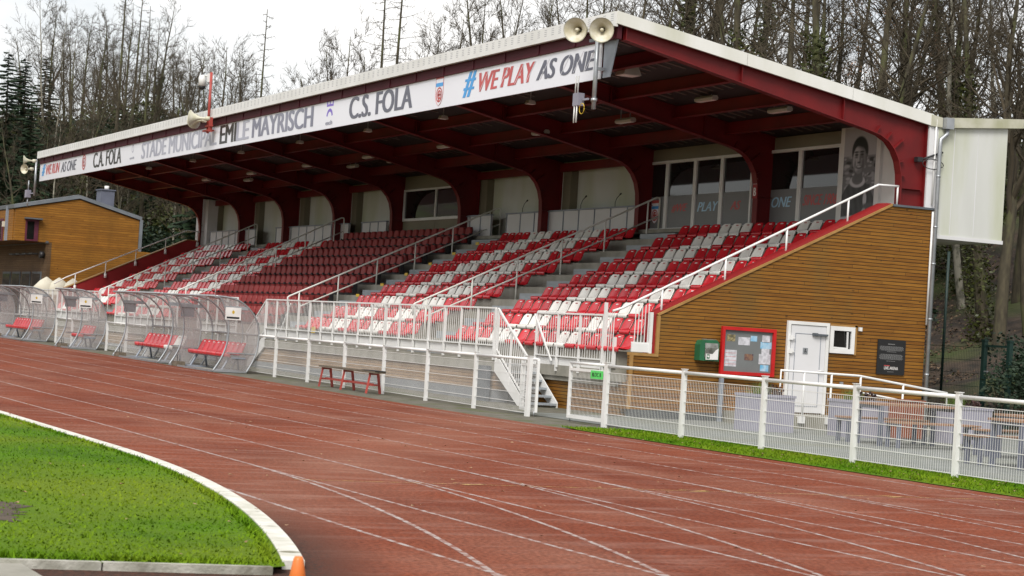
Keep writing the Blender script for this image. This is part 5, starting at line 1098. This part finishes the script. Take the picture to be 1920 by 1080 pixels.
# ================================================================ TREES
def grow(mbs, p, d, L_, r, lvl, rr, up_=.15, nseg=3, sides=3, wob=.18):
    pts = [p.copy()]; rs = [r]; q = p.copy(); dd = d.copy()
    for i in range(nseg):
        dd = (dd + Vector((rr.gauss(0, wob), rr.gauss(0, wob), rr.gauss(0, wob)+up_*.3))).normalized(); q = q+dd*(L_/nseg); pts.append(q.copy()); rs.append(max(r*(1-(i+1)/nseg*.78), .004))
    mbs.tube(pts, rs, sides, 0, False); return pts, rs
def perp(d, rr):
    v = Vector((rr.gauss(0, 1), rr.gauss(0, 1), rr.gauss(0, 1))); return (v-d*v.dot(d)).normalized()
def tree_meshes(kind, seed):
    """all trees are modelled 18 m tall and then scaled"""
    rr = random.Random(seed); H = 18.0; tr, cr_, lf = MB(), MB(), MB()
    lean = Vector((rr.gauss(0, .025), rr.gauss(0, .025), 1)).normalized(); pts = []; p = Vector((0, 0, -.6)); d = lean.copy(); n = 9
    r0 = {'bare': .24, 'fork': .26, 'larch': .20, 'spruce': .20, 'ivy': .25, 'brown': .2, 'birch': .15}[kind]
    rs = []
    for i in range(n+1):
        pts.append(p.copy()); rs.append(max(.018, r0*(1-.93*i/n))); d = (d+Vector((rr.gauss(0, .05), rr.gauss(0, .05), .06))).normalized() if kind not in ('larch', 'spruce') else lean; p = p+d*((H+.6)/n)
    tr.tube(pts, rs, 8, 0, False)
    def at(t):
        f = min(t*n, n-1e-4); i = int(f); return pts[i].lerp(pts[i+1], f-i), rs[i]+(rs[i+1]-rs[i])*(f-i)
    if kind in ('bare', 'fork', 'ivy', 'brown', 'birch'):
        nb = {'bare': 30, 'fork': 24, 'ivy': 26, 'brown': 30, 'birch': 26}[kind]
        for b in range(nb):
            t = .30+.68*(b+rr.random())/nb if kind != 'birch' else .42+.56*(b+rr.random())/nb
            q, r = at(t); az = rr.random()*6.283+b*2.4; el = R_(rr.uniform(22, 58)); dd = Vector((math.cos(az)*math.cos(el), math.sin(az)*math.cos(el), math.sin(el)))
            Lb = H*rr.uniform(.15, .30)*(1.15-.75*t); Lb *= 1.9 if kind == 'fork' and b < 4 else 1
            if kind == 'fork' and b < 4: dd = (dd+Vector((0, 0, 1.1))).normalized()
            bp, br = grow(cr_, q, dd, Lb, r*(.75 if kind == 'fork' and b < 4 else .42), 1, rr, .45, 5, 4)
            n2 = rr.randint(5, 8)
            for j in range(n2):
                k = rr.randint(1, 4); q2 = bp[k].lerp(bp[k+1], rr.random()); d2 = ((bp[k+1]-bp[k]).normalized()*.8+perp(dd, rr)*.8+Vector((0, 0, .2))).normalized(); L2 = Lb*rr.uniform(.25, .5)
                cp, cr2 = grow(cr_, q2, d2, L2, max(br[k]*.5, .016), 2, rr, .3, 3, 3)
                for m_ in range(rr.randint(4, 7)):
                    k2 = rr.randint(0, 2); q3 = cp[k2].lerp(cp[k2+1], rr.random()); d3 = ((cp[k2+1]-cp[k2]).normalized()+perp(d2, rr)*.8).normalized()
                    grow(cr_, q3, d3, L2*rr.uniform(.3, .6), .0135, 3, rr, .25, 2, 3, .12)
                    if kind == 'brown' and rr.random() < .42: foliage(lf, q3+d3*L2*.3, (.35, .35, .3), 7, .06, rr)
    if kind == 'larch':
        for b in range(62):
            t = .28+.71*(b+rr.random())/62; q, r = at(t); az = b*2.4+rr.random(); Lb = H*(.17*(1.08-t)+.012)*rr.uniform(.6, 1.15); dd = Vector((math.cos(az), math.sin(az), rr.uniform(-.25, .15))).normalized()
            bp, br = grow(cr_, q, dd, Lb, max(.02, r*.26), 1, rr, .25, 4, 3, .10)
            for j in range(rr.randint(5, 9)):
                k = rr.randint(0, 3); q2 = bp[k].lerp(bp[k+1], rr.random()); grow(cr_, q2, (perp(dd, rr)+dd*.6+Vector((0, 0, -.25))).normalized(), Lb*rr.uniform(.12, .35), .0125, 2, rr, 0, 2, 3, .15)
    if kind == 'spruce':
        for b in range(150):
            t = .10+.89*(b+rr.random())/150; q, r = at(t); az = b*2.4+rr.random(); Lb = H*(.22*(1.03-t)+.01)*rr.uniform(.7, 1.1); dd = Vector((math.cos(az), math.sin(az), -.18+.25*t)).normalized()
            bp, br = grow(cr_, q, dd, Lb, max(.015, r*.2), 1, rr, -.15, 4, 3, .06)
            for j in range(64):
                f = rr.random()**.7*3.99; k = int(f); q2 = bp[k].lerp(bp[k+1], f-k); s_ = dd.cross(Vector((0, 0, 1))).normalized()*rr.choice((-1, 1)); wv = (s_*.8+dd*.5+Vector((0, 0, -.35-rr.random()*.4))).normalized(); l_ = Lb*.26*(1-.4*f/4)+.14; w_ = dd*(.08+rr.random()*.10)
                lf.add([q2-w_, q2+w_, q2+wv*l_], [(0, 1, 2)])
    if kind == 'ivy':
        for _ in range(2600):
            t = rr.random()**1.3*.62; q, r = at(t); a = rr.random()*6.283; R = r+.08+rr.random()**2*.55*(1-t); c_ = q+Vector((math.cos(a)*R, math.sin(a)*R, rr.gauss(0, .1))); foliage(lf, c_, (.05, .05, .05), 1, .085, rr)
    return tr, cr_, lf
PROTO = {}
KM = {'bare': (m_bark, m_twig, None), 'fork': (m_bark, m_twig, None), 'larch': (m_bark, m_twig, None), 'spruce': (m_bark, m_bark, m_ever), 'ivy': (m_bark, m_twig, m_ivy), 'brown': (m_bark, m_twig, m_brownleaf), 'birch': (m_birch, m_twig, None)}
def mk(mb, name, mat):
    o = mb.build(name, mat, None, True); me = o.data; bpy.data.objects.remove(o); return me
for kd, n_ in (('bare', 4), ('fork', 3), ('larch', 3), ('spruce', 3), ('ivy', 3), ('brown', 2), ('birch', 2)):
    for v in range(n_):
        a, b, c = tree_meshes(kd, hash((len(kd), v, ord(kd[0])))%9999)
        PROTO[kd, v] = (mk(a, 'trunk', KM[kd][0]), mk(b, 'branches', KM[kd][1]), mk(c, 'crown', KM[kd][2]) if c.v else None)
NV = {'bare': 4, 'fork': 3, 'larch': 3, 'spruce': 3, 'ivy': 3, 'brown': 2, 'birch': 2}
KIND_TXT = {'bare': 'bare leafless tree', 'fork': 'bare forked tree', 'larch': 'bare straight larch', 'spruce': 'dark evergreen spruce', 'ivy': 'ivy clad bare tree', 'brown': 'tree keeping brown leaves', 'birch': 'pale barked slender tree'}
TN = {'bare': 'bare_tree', 'fork': 'bare_tree', 'larch': 'larch_tree', 'spruce': 'spruce_tree', 'ivy': 'ivy_clad_tree', 'brown': 'beech_tree', 'birch': 'birch_tree'}
tr_ = random.Random(21); TREES = []
def plant(px, d, top, kd, fat=1.0):
    h0 = ray(px, 690); h = Vector((h0.x, h0.y, 0)).normalized(); p = CAMP+h*d; z = hill(p.x, p.y)
    v = ray(px, top); zt = CAMP.z+v.z/math.hypot(v.x, v.y)*d; H = max(5, zt-z)
    TREES.append((px, p.x, p.y, z, H, kd, fat))
W = lambda *a: tr_.choice(a)
# far bend, behind the clubhouse and left of the roof
for px, d, top, kd in ((50, 135, -30, 'birch'), (72, 132, 20, 'birch'), (22, 128, 105, 'spruce'), (-12, 124, 90, 'spruce'), (46, 140, 100, 'spruce'), (5, 140, 120, 'spruce'), (34, 122, 190, 'spruce'), (102, 150, 40, 'bare'), (128, 128, 60, 'ivy'), (150, 140, 30, 'fork'), (165, 150, 20, 'bare'), (188, 125, -70, 'larch'), (212, 135, -40, 'larch'), (248, 128, 8, 'larch'), (176, 160, 60, 'bare'), (140, 165, 70, 'bare'), (112, 120, 150, 'ivy'), (232, 150, 90, 'ivy'), (268, 140, 110, 'bare'), (205, 155, 40, 'fork'), (10, 150, 60, 'bare'), (85, 160, 60, 'bare')): plant(px, d, top, kd)
for i in range(22):
    px = tr_.uniform(-20, 420); plant(px, tr_.uniform(112, 135) if px < 330 else tr_.uniform(104, 112), tr_.uniform(170, 260), W('ivy', 'birch', 'birch', 'bare', 'spruce', 'ivy'))
for px, d, top, kd in ((60, 165, 0, 'fork'), (118, 158, 20, 'bare'), (158, 168, 60, 'bare'), (196, 145, 0, 'fork'), (222, 160, 40, 'bare'), (240, 140, -10, 'ivy'), (258, 150, 40, 'fork'), (282, 145, 90, 'bare'), (296, 135, 120, 'ivy'), (316, 140, 110, 'bare'), (342, 128, 120, 'ivy'), (366, 130, 100, 'bare'), (388, 128, 140, 'ivy'), (410, 126, 90, 'bare'), (436, 124, 130, 'fork')): plant(px, d, top, kd)
# above the roof line, left to right
for px, d, top, kd in ((308, 128, 92, 'fork'), (330, 120, 130, 'bare'), (352, 118, 98, 'bare'), (378, 124, 70, 'fork'), (398, 122, 118, 'bare'), (424, 118, 125, 'bare'), (452, 112, 15, 'larch'), (470, 120, 170, 'bare'), (498, 112, 120, 'ivy'), (520, 118, 150, 'bare'), (548, 115, 140, 'bare'), (572, 110, 85, 'bare'), (592, 112, 95, 'fork'), (612, 106, 60, 'ivy'), (640, 110, 105, 'bare'), (662, 108, 100, 'bare'), (684, 104, -90, 'larch'), (700, 106, -120, 'larch'), (722, 112, 60, 'bare'), (752, 110, 110, 'bare'), (768, 108, 30, 'bare'), (790, 112, 80, 'fork'), (812, 106, 20, 'bare'), (838, 104, 70, 'bare'), (862, 100, -10, 'fork'), (880, 104, -60, 'bare'), (905, 100, -20, 'fork'), (936, 102, 40, 'bare'), (965, 98, -40, 'fork'), (985, 96, -10, 'bare'), (1010, 95, 10, 'bare'), (1035, 96, -60, 'bare'), (1060, 92, -90, 'fork'), (1085, 94, -30, 'bare'), (1108, 92, -80, 'bare'), (1130, 90, -40, 'bare')): plant(px, d, top, kd)
# behind the roof slope at the right
for i in range(27):
    px = 1150+i*28+tr_.uniform(-12, 12); d = tr_.uniform(66, 90) if px < 1500 else tr_.uniform(58, 84)
    kd = W('bare', 'bare', 'fork', 'ivy', 'bare') if px < 1400 else W('ivy', 'ivy', 'bare', 'ivy', 'larch') if px < 1650 else W('ivy', 'fork', 'bare', 'bare', 'birch')
    plant(px, d, tr_.uniform(-330, -90), kd, 1.15)
for px, d, kd in ((1845, 61, 'ivy'), (1868, 59, 'fork'), (1800, 66, 'ivy'), (1900, 64, 'fork'), (1930, 60, 'bare'), (1640, 70, 'brown'), (1560, 74, 'brown'), (1440, 82, 'ivy')): plant(px, d, -200, kd, 1.1)
TREES.sort(key=lambda q: q[0]); cnt = {}
for px, x, y, z, H, kd, fat in TREES:
    reg = 'beyond the clubhouse' if px < 300 else 'above the far roof half' if px < 720 else 'above the near roof half' if px < 1150 else 'above the sloping roof end' if px < 1700 else 'above the rear overhang'
    cnt[kd, reg] = cnt.get((kd, reg), 0)+1
    t = thing(TN[kd], f'{KIND_TXT[kd]} {reg}, {ordw(cnt[kd, reg])} of these from the left', 'tree', (x, y, z), tr_.random()*6.28, 'trees on the wooded bank')
    s = H/18; t.scale = (s*.5+.5*fat if s > 1 else max(s, .62)*fat,)*2+(s,)
    v = tr_.randrange(NV[kd])
    for nm, me in zip(('trunk', 'branches', 'crown'), PROTO[kd, v]):
        if me is not None: o = bpy.data.objects.new(nm, me); C.objects.link(o); o.parent = t
# shrubs and undergrowth on the bank
SH = []
for v in range(3):
    rr = random.Random(v); mb = MB()
    for _ in range(14): c = (rr.gauss(0, .6), rr.gauss(0, .6), .25+rr.random()*1.1); foliage(mb, c, (.45, .45, .38), 260, .042, rr)
    st = MB(); [st.tube([(0, 0, -.2), (rr.gauss(0, .5), rr.gauss(0, .5), 1.2)], [.03, .01], 4, 0, False) for _ in range(8)]
    SH.append((mb, st))
SHM = {}
for v in range(3):
    for nm, mt in (('dark', m_shrub), ('ivy', m_ivy), ('ever', m_ever)):
        SHM[v, nm] = (mk(SH[v][0], 'leaves', mt), mk(SH[v][1], 'stems', m_bark))
def shrub(x, y, s, nm, label):
    t = thing('shrub', label, 'shrub', (x, y, hill(x, y)), tr_.random()*6, 'shrubs on the wooded bank'); t.scale = (s*1.2, s*1.2, s); a, b = SHM[tr_.randrange(3), nm]
    for n_, me in (('leaves', a), ('stems', b)): o = bpy.data.objects.new(n_, me); C.objects.link(o); o.parent = t
sh = []
for i in range(30):
    px = tr_.uniform(1180, 1920); d = tr_.uniform(58, 80) if px > 1450 else tr_.uniform(66, 90); h0 = ray(px, 690); h = Vector((h0.x, h0.y, 0)).normalized(); p = CAMP+h*d
    if p.y > 15.5 and (px < 1660 or p.y > 24): sh.append((px, p.x, p.y, tr_.uniform(.9, 1.9), W('ivy', 'dark', 'ivy')))
for i in range(46):
    px = tr_.uniform(-10, 470); d = tr_.uniform(112, 150); h0 = ray(px, 690); h = Vector((h0.x, h0.y, 0)).normalized(); p = CAMP+h*d; sh.append((px, p.x, p.y, tr_.uniform(1.6, 3.2), W('ever', 'dark', 'ivy', 'ever')))
for i in range(14):
    px = tr_.uniform(480, 1150); d = tr_.uniform(92, 105); h0 = ray(px, 690); h = Vector((h0.x, h0.y, 0)).normalized(); p = CAMP+h*d; sh.append((px, p.x, p.y, tr_.uniform(1.2, 2.2), W('ivy', 'dark')))
sh.sort(); c_ = {}
for px, x, y, s, nm in sh:
    w_ = {'dark': 'dark green', 'ivy': 'olive green', 'ever': 'bluish evergreen'}[nm]; reg = 'beyond the clubhouse' if px < 470 else 'behind the long roof' if px < 1150 else 'on the bank behind the roof end'
    c_[nm, reg] = c_.get((nm, reg), 0)+1; shrub(x, y, s, nm, f'{w_} shrub {reg}, {ordw(c_[nm, reg])} of these from the left')
shrub(13.2, 14.6, 1.25, 'dark', 'dark shrub standing behind the dark green gate'); shrub(12.0, 14.9, 1.2, 'dark', 'dark shrub between the green gate and the thin fence post'); shrub(14.9, 15.4, 1.1, 'dark', 'dark shrub at the right picture edge behind the forecourt')
for x, y, s in ((14.3, 18.4, .6), (15.4, 19.0, .45)):
    mb = MB(); mb.tube([(0, 0, -.2), (0, 0, .25), (0, 0, .5), (0, 0, .6)], [s*1.2, s, s*.55, .02], 14, 0, False); o = mb.build('mossy_stump', m_moss, None, True); o.location = (x, y, hill(x, y)); tag(o, 'bright green mossy mound on the leafy bank, ' + ('larger' if s > .5 else 'smaller') + ' of the two', 'stump', 'mossy mounds on the bank')
